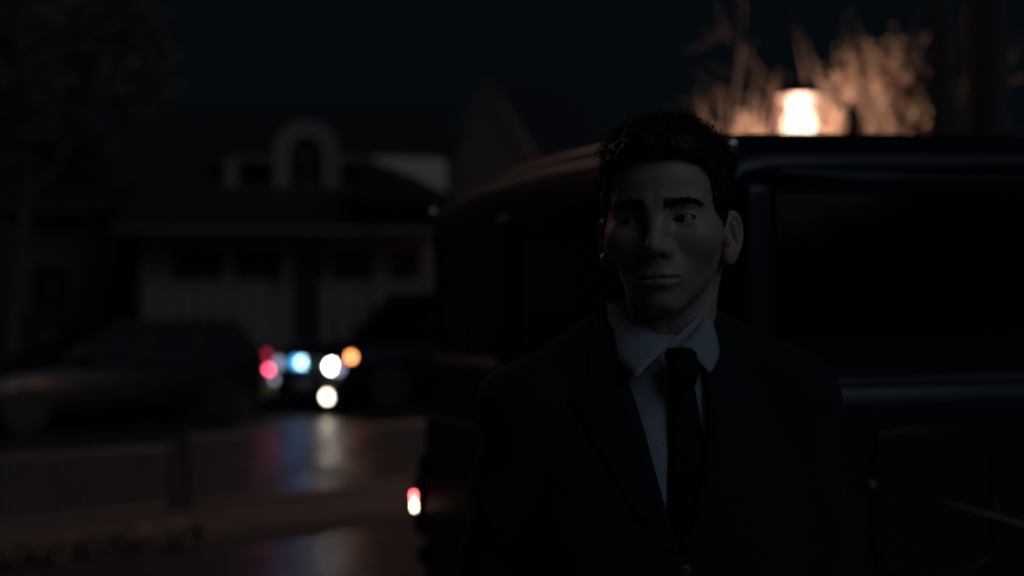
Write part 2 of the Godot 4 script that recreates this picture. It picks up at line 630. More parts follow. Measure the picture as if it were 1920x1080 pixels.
func house() -> void:
	var h := thing("house", "dim house with arched dormer window and raised ground floor across the street", "house", Vector3(0, 0, 0))
	var Z := -35.0
	var wins := [[-8.61, -7.27], [-7.0, -5.79], [-4.58, -3.50], [-3.12, -2.29]]
	var holes := []
	for w in wins:
		holes.append([w[0], w[1], 2.35, 3.23])
	holes.append([-5.52, -4.72, 0.9, 3.35])
	var st := new_st()
	grid_wall(st, -9.4, -1.9, 0.0, 3.9, Z, Z - 0.25, holes)
	obj("wall", done(st), M.siding, h)
	for w in wins:
		window(h, w[0], w[1], 2.35, 3.23, Z + 0.02, M.siding, 2)
	var bl := Node3D.new()
	bl.name = "balustrade"
	h.add_child(bl, true)
	for k in [[-8.95, -5.85], [-4.7, -1.95]]:
		var x: float = k[0]
		while x < k[1] - 0.2:
			bx(bl, "picket", M.siding, Vector3(x + 0.14, 1.36, Z + 0.98), Vector3(0.28, 1.84, 0.05), 0.012)
			x += 0.43
		bx(bl, "top_rail", M.siding, Vector3((k[0] + k[1]) / 2, 2.34, Z + 0.98), Vector3(k[1] - k[0], 0.11, 0.12), 0.02)
		bx(bl, "bottom_rail", M.siding, Vector3((k[0] + k[1]) / 2, 0.36, Z + 0.98), Vector3(k[1] - k[0], 0.1, 0.12), 0.02)
	bx(h, "porch_floor", M.siding, Vector3(-5.65, 0.15, Z + 0.55), Vector3(7.4, 0.3, 1.1), 0.02)
	var dr := bx(h, "door", M.door_paint, Vector3(-5.12, 2.1, Z - 0.1), Vector3(0.78, 2.4, 0.06), 0.01)
	bx(dr, "door_panel", M.door_paint, Vector3(0, 0.55, 0.035), Vector3(0.5, 0.8, 0.03), 0.01)
	bx(dr, "door_panel", M.door_paint, Vector3(0, -0.55, 0.035), Vector3(0.5, 0.9, 0.03), 0.01)
	bx(dr, "door_handle", M.brass, Vector3(0.3, -0.1, 0.06), Vector3(0.05, 0.12, 0.05), 0.02)
	for i in 5:
		bx(h, "step", M.siding, Vector3(-5.28, 0.06 + i * 0.06, Z + 2.4 - i * 0.28), Vector3(1.1, 0.06, 0.29), 0.01)
	# low roof over the ground floor windows
	st = new_st()
	st.set_smooth_group(-1)
	loft(st, [[Vector3(-9.8, 3.66, Z + 1.12), Vector3(-9.8, 4.62, Z - 0.4), Vector3(-9.8, 4.50, Z - 0.4), Vector3(-9.8, 3.58, Z + 1.09)], [Vector3(-1.7, 3.66, Z + 1.12), Vector3(-1.7, 4.62, Z - 0.4), Vector3(-1.7, 4.50, Z - 0.4), Vector3(-1.7, 3.58, Z + 1.09)]])
	obj("porch_roof", done(st), M.shingle, h)
	bx(h, "gutter", M.siding, Vector3(-5.75, 3.60, Z + 1.17), Vector3(8.1, 0.1, 0.1), 0.03)
	# main roof with the side gables
	st = new_st()
	st.set_smooth_group(-1)
	loft(st, [[Vector3(-9.8, 4.55, Z - 0.3), Vector3(-9.8, 7.5, Z - 4.2), Vector3(-9.8, 4.2, Z - 8.4)], [Vector3(-1.7, 4.55, Z - 0.3), Vector3(-1.7, 7.5, Z - 4.2), Vector3(-1.7, 4.2, Z - 8.4)]])
	obj("roof", done(st), M.shingle, h)
	st = new_st()
	grid_wall(st, -9.4, -1.9, 0.0, 4.2, Z - 8.2, Z - 8.0, [])
	for sx in [-9.4, -2.1]:
		rbox(st, Vector3(sx + 0.1, 2.05, Z - 4.1), Vector3(0.2, 4.1, 7.7), 0.01)
	obj("rear_wall", done(st), M.siding, h)
	# the dormer: three windows, the middle one arched
	var dm := Node3D.new()
	dm.name = "dormer"
	h.add_child(dm, true)
	var DZ := Z - 0.7
	st = new_st()
	grid_wall(st, -7.42, -3.58, 4.55, 5.72, DZ, DZ - 0.2, [[-7.08, -6.12, 4.86, 5.50], [-5.72, -4.88, 4.86, 5.72], [-4.46, -3.82, 4.86, 5.50]])
	obj("dormer_wall", done(st), M.trim_paint, dm)
	obj("arch_surround", arch_band(-5.30, 5.72, 0.42, 0.78, 0.0, DZ + 0.02, DZ - 0.22), M.trim_paint, dm)
	obj("arch_moulding", arch_band(-5.30, 5.72, 0.70, 0.84, 0.9, DZ + 0.07, DZ + 0.021), M.trim_paint, dm)
	var poly := [Vector2(-5.70, 4.88)]
	for i in 13:
		var a := PI - PI * i / 12.0
		poly.append(Vector2(-5.30 + cos(a) * 0.41, 5.72 + sin(a) * 0.41))
	poly.append(Vector2(-4.90, 4.88))
	slab_obj(dm, "arched_pane", M.house_glass, poly, DZ - 0.14, DZ - 0.16)
	bx(dm, "muntin", M.trim_paint, Vector3(-5.30, 5.3, DZ - 0.1), Vector3(0.05, 0.86, 0.05), 0.008)
	bx(dm, "muntin", M.trim_paint, Vector3(-5.30, 5.72, DZ - 0.102), Vector3(0.8, 0.045, 0.045), 0.008)
	bx(dm, "pane", M.house_glass, Vector3(-6.60, 5.18, DZ - 0.15), Vector3(0.96, 0.64, 0.02), 0.004)
	bx(dm, "pane", M.house_glass, Vector3(-4.14, 5.18, DZ - 0.15), Vector3(0.64, 0.64, 0.02), 0.004)
	bx(dm, "sill", M.trim_paint, Vector3(-5.50, 4.66, DZ + 0.08), Vector3(4.0, 0.15, 0.2), 0.02)
	st = new_st()
	rbox(st, Vector3(-5.5, 5.15, DZ - 1.4), Vector3(3.7, 1.15, 2.3), 0.01)
	obj("dormer_body", done(st), M.siding, dm)
	st = new_st()
	slab(st, PackedVector2Array([Vector2(-7.6, 5.722), Vector2(-7.6, 5.80), Vector2(-6.15, 5.86), Vector2(-6.15, 5.722)]), DZ + 0.12, DZ - 2.4)
	obj("dormer_roof", done(st), M.shingle, dm)
	st = new_st()
	slab(st, PackedVector2Array([Vector2(-4.45, 5.722), Vector2(-4.45, 5.86), Vector2(-3.4, 5.80), Vector2(-3.4, 5.722)]), DZ + 0.12, DZ - 2.4)
	obj("dormer_roof", done(st), M.shingle, dm)
	obj("barrel_roof", arch_band(-5.30, 5.72, 0.785, 0.86, 0.0, DZ + 0.018, DZ - 2.6), M.shingle, dm)

	var nb := thing("added_house", "added dark house filling the sky gap behind the trees at the far left", "house", Vector3(-15.6, 0, -38.5))  # house added to darken the open sky at the left
	st = new_st()
	grid_wall(st, -4.6, 4.6, 0.0, 4.4, 0.0, -0.25, [[-0.6, 0.6, 1.6, 3.0], [2.2, 3.4, 1.6, 3.0]])
	obj("wall", done(st), M.dark_fill_wall, nb)
	window(nb, -0.6, 0.6, 1.6, 3.0, 0.02, M.trim_paint, 2)
	window(nb, 2.2, 3.4, 1.6, 3.0, 0.02, M.trim_paint, 2)
	bx(nb, "rear_wall", M.dark_fill_wall, Vector3(0, 2.15, -4.2), Vector3(9.1, 4.3, 7.8), 0.02)
	st = new_st()
	st.set_smooth_group(-1)
	loft(st, [[Vector3(-5.1, 4.3, 0.5), Vector3(-5.1, 7.6, -4.1), Vector3(-5.1, 4.3, -8.6)], [Vector3(5.1, 4.3, 0.5), Vector3(5.1, 7.6, -4.1), Vector3(5.1, 4.3, -8.6)]])
	obj("roof", done(st), M.shingle, nb)

	# the gabled house to the right, turned away
	var n := thing("gabled_house", "brownish house gable with steep dark roof above the parked vehicle", "house", Vector3(-0.56, 0, -34.0), atan2(0.59, 0.81))
	# local x runs along the ridge, local z across
	st = new_st()
	st.set_smooth_group(-1)
	var g := [Vector3(0, 0, -2.0), Vector3(0, 5.1, -2.0), Vector3(0, 7.2, 0), Vector3(0, 5.1, 2.0), Vector3(0, 0, 2.0)]
	var g2 := []
	for p in g:
		g2.append(p + Vector3(0.2, 0, 0))
	loft(st, [g, g2])
	obj("gable_wall", done(st), M.gable_siding, n)
	st = new_st()
	st.set_smooth_group(-1)
	for s in [-1.0, 1.0]:
		quad(st, Vector3(-0.02, 7.33, 0), Vector3(2.3, 7.33, 0), Vector3(4.6, 4.9, 2.25 * s), Vector3(-0.02, 4.93, 2.25 * s))
		quad(st, Vector3(-0.02, 7.21, 0), Vector3(2.3, 7.21, 0), Vector3(4.5, 4.8, 2.2 * s), Vector3(-0.02, 4.83, 2.2 * s))
	st.add_vertex(Vector3(2.3, 7.33, 0)); st.add_vertex(Vector3(4.6, 4.9, 2.25)); st.add_vertex(Vector3(4.6, 4.9, -2.25))
	obj("roof", done(st), M.shingle, n)
	bx(n, "wall", M.siding, Vector3(2.3, 2.5, 0), Vector3(4.15, 4.9, 3.9), 0.01)
	for s in [-1.0, 1.0]:
		tube_obj(n, "bargeboard", M.siding, [Vector3(-0.05, 4.95, 2.2 * s), Vector3(-0.05, 7.27, 0.02 * s)], [0.06, 0.06], 6)
	var p2 := thing("side_porch", "pale cream porch gable catching lamplight beside the arched dormer house", "porch", Vector3(0, 0, -34.0))
	slab_obj(p2, "pediment", M.cream_paint, [Vector2(-3.50, 5.36), Vector2(-3.40, 5.43), Vector2(-1.72, 5.38), Vector2(-1.62, 5.30), Vector2(-1.62, 4.55)], 0.0, -0.2)
	slab_obj(p2, "porch_roof", M.shingle, [Vector2(-3.62, 5.36), Vector2(-3.52, 5.34), Vector2(-2.55, 4.98), Vector2(-1.5, 4.46), Vector2(-1.5, 4.2), Vector2(-3.62, 4.2)], 0.5, -0.9)
	for px in [-3.4, -1.7]:
		tube_obj(p2, "post", M.iron, [Vector3(px, 0, 0.3), Vector3(px, 4.22, 0.3)], [0.03, 0.03], 8)

func bough(st: SurfaceTool, p: Vector3, d: Vector3, l: float, r: float, depth: int, tips: Array) -> void:
	var pts := [p]
	var rad := [r]
	for i in 4:
		d = (d + Vector3(rng.randfn(), rng.randfn() + 0.25, rng.randfn()) * 0.16).normalized()
		p += d * l / 4.0
		pts.append(p)
		rad.append(r * (1.0 - 0.13 * (i + 1)))
	tube(st, pts, rad, 7 if depth > 1 else 5)
	if depth == 0:
		tips.append(p)
		return
	for k in (3 if depth > 1 else 4):
		var q: Vector3 = pts[4 - (k % 3)]
		var a := (d + Vector3(rng.randfn(), rng.randfn() * 0.6, rng.randfn()) * 0.75).normalized()
		bough(st, q, a, l * rng.randf_range(0.55, 0.8), r * 0.5, depth - 1, tips)

func tree(called: String, label: String, at: Vector3, lean: Vector3, h: float, r: float, m: Material, depth: int, leaf_n: int, leaf_s: float, clump: float, tones: Array, group: String) -> Node3D:
	var t := thing(called, label, "tree", at, 0.0, group)
	var st := new_st()
	var pts := []
	var rad := []
	for i in 7:
		var f := i / 6.0
		pts.append(Vector3(lean.x * f * h + sin(f * 5.0 + at.x) * r * 0.5, f * h - 0.06, lean.z * f * h))
		rad.append(r * (1.45 - 0.45 * minf(f * 6.0, 1.0)) * (1.0 - 0.45 * f))
	tube(st, pts, rad, 10)
	obj("trunk", done(st), m, t)
	var tips := []
	st = new_st()
	for k in 5:
		var a := TAU * (k + rng.randf() * 0.6) / 5.0
		bough(st, pts[6 - (k % 3)], Vector3(cos(a), rng.randf_range(0.5, 1.1), sin(a)).normalized(), h * 0.38, r * 0.42, depth, tips)
	obj("limbs", done(st), m, t)
	if leaf_n > 0:
		st = new_st()
		for p in tips:
			leaves(st, p, Vector3(1, 0.8, 1) * clump, leaf_n, leaf_s, tones, 0.1)
		obj("crown", done(st), M.leaf, t)
	return t

func garden() -> void:
	# the lantern
	var L := Vector3(2.39, 0, -11.5)
	var lamp := thing("garden_lantern", "glowing tapered garden lantern on an iron post above the vehicle roof", "lamp post", L)
	lathe_obj(lamp, "post", M.iron, [Vector2(0.0, 0), Vector2(0.16, 0), Vector2(0.16, 0.1), Vector2(0.09, 0.2), Vector2(0.07, 0.5), Vector2(0.045, 0.6), Vector2(0.04, 2.75), Vector2(0.07, 2.8), Vector2(0.08, 2.86), Vector2(0.13, 2.93), Vector2(0.0, 2.94)], 20)
	var glass := lathe_obj(lamp, "glass_shade", M.lantern_glass, [Vector2(0.13, 2.96), Vector2(0.15, 3.06), Vector2(0.165, 3.2), Vector2(0.178, 3.345)], 24)
	glass.set_meta("label", "bright frosted lantern glass")
	lathe_obj(lamp, "globe", M.lantern_globe, [Vector2(0.0, 2.975), Vector2(0.07, 2.99), Vector2(0.105, 3.04), Vector2(0.125, 3.12), Vector2(0.115, 3.20), Vector2(0.07, 3.26), Vector2(0.0, 3.28)], 20)
	lathe_obj(lamp, "cap", M.iron, [Vector2(0.0, 3.355), Vector2(0.20, 3.36), Vector2(0.205, 3.385), Vector2(0.15, 3.43), Vector2(0.10, 3.46), Vector2(0.10, 3.475), Vector2(0.03, 3.50), Vector2(0.0, 3.53)], 24)
	for k in 4:
		var a := TAU * (k + 0.5) / 4.0
		var d := Vector3(cos(a), 0, sin(a))
		tube_obj(lamp, "rib", M.iron, [d * 0.135 + Vector3(0, 2.94, 0), d * 0.157 + Vector3(0, 3.06, 0), d * 0.186 + Vector3(0, 3.36, 0)], [0.007, 0.007, 0.007], 6)
	tube_obj(lamp, "scroll", M.brass, [Vector3(-0.17, 3.40, 0.1), Vector3(-0.2, 3.44, 0.12), Vector3(-0.16, 3.49, 0.12)], [0.012, 0.012, 0.012], 6)
	lathe_obj(lamp, "scroll_ball", M.brass, [Vector2(0, -0.035), Vector2(0.025, -0.025), Vector2(0.035, 0), Vector2(0.025, 0.025), Vector2(0, 0.035)], 14, Transform3D(Basis(), Vector3(-0.13, 3.5, 0.13)))
	var o := OmniLight3D.new()
	o.name = "lantern_bulb"
	o.light_color = lin(1.0, 0.53, 0.37)
	o.light_energy = 10.0
	o.light_size = 0.12
	o.omni_range = 60.0
	o.omni_attenuation = 2.0
	o.shadow_enabled = true
	lamp.add_child(o)
	o.position = Vector3(0, 3.14, 0)

	var tones := [lin(0.06, 0.058, 0.04), lin(0.10, 0.085, 0.065), lin(0.14, 0.10, 0.08), lin(0.05, 0.048, 0.034)]
	for c in tones.size():
		tones[c] = tones[c].srgb_to_linear()
	var yt := thing("young_tree", "slender bare young tree leaning beside the glowing lantern", "tree", Vector3(1.50, 0, -10.4), 0.0, "trees round the lantern")
	tube_obj(yt, "trunk", M.bark, [Vector3(0, -0.05, 0), Vector3(0.02, 1.2, 0), Vector3(0.07, 2.5, 0), Vector3(0.14, 3.1, 0), Vector3(0.21, 3.7, 0), Vector3(0.26, 4.6, 0), Vector3(0.36, 5.6, 0)], [0.06, 0.045, 0.038, 0.036, 0.03, 0.022, 0.008], 9)
	for tw in [[Vector3(0.165, 3.36, 0), Vector3(0.02, 3.43, 0.03), Vector3(-0.10, 3.42, 0.05)], [Vector3(0.165, 3.40, 0), Vector3(0.26, 3.5, -0.1), Vector3(0.40, 3.72, -0.2)], [Vector3(0.22, 3.9, 0), Vector3(0.05, 4.3, 0.1), Vector3(-0.1, 4.9, 0.2)], [Vector3(0.25, 4.4, 0), Vector3(0.45, 4.8, -0.1), Vector3(0.6, 5.4, -0.1)]]:
		tube_obj(yt, "branch", M.bark, tw, [0.024, 0.016, 0.005], 6)
	# tall broad-leaf plant by the lantern
	var bp := thing("broadleaf_plant", "tall plant with big upright blades lit peach beside the lantern", "plant", Vector3(2.86, 0, -11.9))
	for i in 5:
		var a := i * 2.4 + 0.3
		var hgt := 3.45 - 0.16 * i
		var out := Vector3(cos(a), 0, sin(a)) * (0.08 + 0.05 * i)
		var st := new_st()
		var prev := []
		for k in 9:
			var f := k / 8.0
			var c := out * f * f * 1.4 + Vector3(0, hgt * (f - 0.06 * f * f * (0.3 + 0.1 * i)), 0)
			var w := 0.025 + 0.11 * sin(PI * clampf((f - 0.35) / 0.66, 0.0, 1.0))
			var s := Vector3(-sin(a + 0.5), 0, cos(a + 0.5)) * w
			var up := Vector3(cos(a), 0, sin(a)) * w * 0.25
			var row := [c - s + up, c, c + s + up]
			if k > 0:
				st.set_color(tones[i % 4])
				quad(st, prev[0], row[0], row[1], prev[1])
				quad(st, prev[1], row[1], row[2], prev[2])
			prev = row
		obj("leaf_blade", done(st), M.leaf, bp)
	var specs := [
		["leafy_shrub", "rounded leafy shrub lit warm just left of the lantern", Vector3(2.0, 0, -12.3), 2.95, Vector3(0.32, 0.50, 0.3), 4200, 0.05],
		["leafy_shrub", "large leafy shrub lit peach just right of the lantern plant", Vector3(3.30, 0, -12.3), 3.2, Vector3(0.75, 0.95, 0.5), 9000, 0.055],
		["leafy_shrub", "dim leafy shrub at the far right behind the vehicle", Vector3(4.75, 0, -12.9), 2.5, Vector3(0.6, 0.9, 0.5), 2600, 0.08],
	]
	for s in specs:
		var b := thing(s[0], s[1], "shrub", s[2], 0.0, "shrubs round the lantern")
		var st := new_st()
		for k in 8:
			var a := k * 0.82
			st = new_st()
			tube(st, [Vector3(cos(a) * 0.05, -0.05, sin(a) * 0.05), Vector3(cos(a) * 0.12, s[3] * 0.5, sin(a) * 0.12), Vector3(cos(a) * s[4].x * 0.8, s[3], sin(a) * s[4].z * 0.8), Vector3(cos(a + 0.4) * s[4].x * 1.2, s[3] + s[4].y * (0.9 + 0.1 * k), sin(a + 0.4) * s[4].z)], [0.03, 0.024, 0.016, 0.005], 6)
			obj("stem", done(st), M.bark, b)
		st = new_st()
		leaves(st, Vector3(0, s[3], 0), s[4], s[5], s[6], tones, 0.2)
		leaves(st, Vector3(0, s[3] * 0.55, 0), s[4] * Vector3(1.1, 1.5, 1.1), s[5] / 2, s[6], tones, 0.2)
		obj("foliage", done(st), M.leaf, b)
	tree("twiggy_tree", "bare twiggy tree spreading lit branches behind the lantern", Vector3(3.25, 0, -12.9), Vector3(0.0, 0, 0), 2.9, 0.055, M.bark, 3, 0, 0.0, 0.0, tones, "trees round the lantern")
	var gp := thing("garden_post", "dark garden post with turned finial in front of the lit shrub", "post", Vector3(1.97, 0, -8.0))
	lathe_obj(gp, "shaft", M.bark, [Vector2(0, 0), Vector2(0.09, 0), Vector2(0.09, 0.12), Vector2(0.045, 0.18), Vector2(0.04, 2.35), Vector2(0.07, 2.4), Vector2(0.07, 2.44), Vector2(0.03, 2.47)], 14)
	lathe_obj(gp, "finial", M.bark, [Vector2(0, 2.46), Vector2(0.03, 2.47), Vector2(0.06, 2.53), Vector2(0.055, 2.6), Vector2(0.03, 2.65), Vector2(0.042, 2.69), Vector2(0.022, 2.75), Vector2(0, 2.8)], 14)
	tree("dark_tree", "thinner dark trunk at the right behind the vehicle roof", Vector3(2.20, 0, -7.0), Vector3(0.0, 0, 0), 8.0, 0.07, M.bark, 1, 20, 0.09, 0.5, tones, "trees round the lantern")
	tree("dark_tree", "rightmost thick dark trunk behind the vehicle roof", Vector3(2.50, 0, -7.1), Vector3(0.0, 0, 0), 8.0, 0.13, M.bark, 1, 20, 0.09, 0.5, tones, "trees round the lantern")
	# trees by the house
	tree("street_tree", "large dark leafy tree at the far left before the house", Vector3(-9.3, 0, -26.0), Vector3(0.02, 0, 0), 4.6, 0.22, M.bark, 2, 130, 0.2, 1.1, tones, "dark trees by the house")
	tree("street_tree", "dark leafy tree leaning in behind the left tree", Vector3(-12.6, 0, -31.0), Vector3(0.0, 0, 0), 5.2, 0.25, M.bark, 2, 110, 0.2, 1.2, tones, "dark trees by the house")
	tree("street_tree", "dark leafy tree at the left edge, nearest of the three by the house", Vector3(-10.9, 0, -24.5), Vector3(-0.01, 0, 0), 5.6, 0.2, M.bark, 2, 90, 0.2, 1.1, tones, "dark trees by the house")
	# low planting at the lower left and the post
	var places := ["first", "second", "third", "fourth", "fifth"]
	for i in 5:
		var b := thing("low_plant", "low leafy ground plant before the pavement, %s from the lower left edge" % places[i], "plant", ALONG * (3.42 + i * 0.29) + ACROSS * (-8.5 + 0.12 * sin(i * 2.0)), 0.0, "low plants at the lower left")
		var st := new_st()
		leaves(st, Vector3(0, 0.07, 0), Vector3(0.2, 0.09, 0.2), 150, 0.06, tones, 0.1)
		leaves(st, Vector3(0, 0.03, 0), Vector3(0.14, 0.05, 0.14), 40, 0.06, tones, 0.0)
		obj("foliage", done(st), M.leaf, b)
	# street lamp on the pavement, left of the picture
	mat("steel", lin(0.16, 0.16, 0.16), 0.5)
	glow("street_lamp_lens", lin(0.5, 0.4, 0.3), Color(1.0, 0.62, 0.46), 4.0)
	var sl := thing("street_lamp", "tall steel street lamp on the pavement beyond the left edge", "street lamp", ALONG * 1.0 + ACROSS * -9.3 + Vector3(0, 0.04, 0))
	lathe_obj(sl, "pole", M.steel, [Vector2(0, 0), Vector2(0.14, 0), Vector2(0.14, 0.25), Vector2(0.08, 0.4), Vector2(0.05, 5.9), Vector2(0, 5.95)], 16)
	tube_obj(sl, "arm", M.steel, [Vector3(0, 5.8, 0), Vector3(0.2, 6.1, -0.2), Vector3(0.6, 6.2, -0.6)], [0.04, 0.035, 0.03], 8)
	bx(sl, "lamp_head", M.steel, Vector3(0.75, 6.2, -0.75), Vector3(0.5, 0.12, 0.22), 0.05, Basis(Vector3.UP, PI / 4), 2)
	bx(sl, "lamp_lens", M.street_lamp_lens, Vector3(0.75, 6.13, -0.75), Vector3(0.36, 0.04, 0.16), 0.015, Basis(Vector3.UP, PI / 4), 2)
	var so := OmniLight3D.new()
	so.name = "street_lamp_bulb"
	so.light_color = lin(1.0, 0.60, 0.46)
	so.light_energy = 2.4
	so.light_size = 0.1
	so.omni_range = 60.0
	so.omni_attenuation = 2.0
	so.shadow_enabled = true
	sl.add_child(so)
	so.position = Vector3(0.75, 6.0, -0.75)

# ---------------------------------------------------------------- cars on the street
# local x forward, z to the right, origin on the ground at the middle
func wheel(parent: Node, x: float, z: float, r: float, w: float) -> void:
	var side := signf(z)
	var xf := Transform3D(Basis(Vector3.RIGHT, side * PI / 2), Vector3.ZERO)
	var t := lathe_obj(parent, "wheel", M.rubber, [Vector2(r * 0.62, -w / 2), Vector2(r * 0.93, -w / 2), Vector2(r, -w * 0.35), Vector2(r, w * 0.35), Vector2(r * 0.93, w / 2), Vector2(r * 0.62, w / 2)], 28, xf)
	t.position = Vector3(x, r, z)
	var rim := lathe_obj(t, "rim", M.alloy, [Vector2(0, w * 0.15), Vector2(r * 0.15, w * 0.2), Vector2(r * 0.18, w * 0.1), Vector2(r * 0.5, w * 0.05), Vector2(r * 0.58, w * 0.45), Vector2(r * 0.63, w * 0.46), Vector2(r * 0.63, -w * 0.3), Vector2(0, -w * 0.3)], 28, xf)
	for k in 5:
		var a := TAU * k / 5.0
		var st := new_st()
		tube(st, [xf * Vector3(cos(a) * r * 0.1, w * 0.24, sin(a) * r * 0.1), xf * Vector3(cos(a) * r * 0.6, w * 0.4, sin(a) * r * 0.6)], [r * 0.08, r * 0.06], 6)
		obj("spoke", done(st), M.alloy, rim)

func body_ring(x: float, hw: float, yb: float, yt: float) -> Array:
	var out := []
	var pts := [[0.0, 0.0], [0.82, 0.0], [0.95, 0.08], [1.0, 0.3], [1.0, 0.62], [0.965, 0.86], [0.90, 0.97], [0.6, 1.0], [0.0, 1.012]]
	for p in pts:
		out.append(Vector3(x, lerpf(yb, yt, p[1]), hw * p[0]))
	for i in range(pts.size() - 2, 0, -1):
		out.append(Vector3(x, lerpf(yb, yt, pts[i][1]), -hw * pts[i][0]))
	return out

func pane_quad(parent: Node, called: String, m: Material, a: Vector3, b: Vector3, c: Vector3, d: Vector3) -> MeshInstance3D:
	var n := (b - a).cross(c - a).normalized() * 0.006
	var st := new_st()
	st.set_smooth_group(-1)
	loft(st, [[a + n, b + n, c + n, d + n], [a - n, b - n, c - n, d - n]])
	return obj(called, done(st), m, parent)

# stations: [x, half width, bottom, top]; cabin: [x rear low, x rear top, x front top, x front low, belt, roof, half low, half top]
func car_shell(car: Node3D, stations: Array, cabin: Array, paint: Material) -> void:
	var rings := []
	for s in stations:
		rings.append(body_ring(s[0], s[1], s[2], s[3]))
	var st := new_st()
	loft(st, rings)
	obj("body", done(st), paint, car)
	var y0: float = cabin[4]; var y1: float = cabin[5]; var w0: float = cabin[6]; var w1: float = cabin[7]
	st = new_st()
	rbox(st, Vector3((cabin[1] + cabin[2]) / 2, y1 - 0.03, 0), Vector3(cabin[2] - cabin[1] + 0.1, 0.07, w1 * 2 + 0.06), 0.034, Basis(), 2)
	obj("roof", done(st), paint, car)
	var base := [Vector3(cabin[0], y0, w0), Vector3(cabin[3], y0, w0)]
	var top := [Vector3(cabin[1], y1 - 0.03, w1), Vector3(cabin[2], y1 - 0.03, w1)]
	var fr := Vector3(1, 1, -1)
	for sz in [Vector3.ONE, fr]:
		for k in 2:
			tube_obj(car, "pillar", paint, [base[k] * sz, top[k] * sz], [0.05, 0.04], 8)
		for f in [0.34, 0.66]:
			tube_obj(car, "pillar", M.black_plastic, [base[0].lerp(base[1], f) * sz, top[0].lerp(top[1], f) * sz], [0.04, 0.035], 8)
		for k in 3:
			var f0 := k / 3.0 + 0.012
			var f1 := (k + 1) / 3.0 - 0.012
			pane_quad(car, "side_window", M.tinted_glass, base[0].lerp(base[1], f0) * sz, top[0].lerp(top[1], f0) * sz, top[0].lerp(top[1], f1) * sz, base[0].lerp(base[1], f1) * sz)
		bx(car, "mirror", paint, Vector3(cabin[3] - 0.35, y0 + 0.1, (w0 + 0.13) * sz.z), Vector3(0.12, 0.16, 0.22), 0.04, Basis(), 2)
		for f in [0.35, 0.62]:
			bx(car, "door_handle", M.black_plastic, Vector3(lerpf(cabin[0], cabin[3], f), y0 - 0.12, (w0 + 0.085) * sz.z), Vector3(0.2, 0.03, 0.04), 0.012)
	pane_quad(car, "windscreen", M.tinted_glass, base[1] - Vector3(0, 0, 0.03), top[1] - Vector3(0, 0, 0.03), top[1] * fr + Vector3(0, 0, 0.03), base[1] * fr + Vector3(0, 0, 0.03))
	pane_quad(car, "rear_window", M.tinted_glass, base[0] - Vector3(0, 0, 0.03), top[0] - Vector3(0, 0, 0.03), top[0] * fr + Vector3(0, 0, 0.03), base[0] * fr + Vector3(0, 0, 0.03))
	for sz in [-0.38, 0.38]:
		var s := bx(car, "seat", M.seat_cloth, Vector3(lerpf(cabin[0], cabin[3], 0.5), y0 + 0.02, sz), Vector3(0.16, 0.6, 0.48), 0.06, Basis(Vector3.BACK, 0.15), 2)
		bx(s, "headrest", M.seat_cloth, Vector3(-0.05, 0.36, 0), Vector3(0.1, 0.16, 0.26), 0.04, Basis(), 2)

func lens_disc(parent: Node, called: String, m: Material, at: Vector3, r: float, facing: Vector3, deep := 0.03) -> MeshInstance3D:
	var q := Quaternion(Vector3.UP, facing.normalized())
	return lathe_obj(parent, called, m, [Vector2(0, -deep), Vector2(r, -deep), Vector2(r, 0), Vector2(r * 0.7, deep * 0.45), Vector2(0, deep * 0.7)], 20, Transform3D(Basis(q), at))

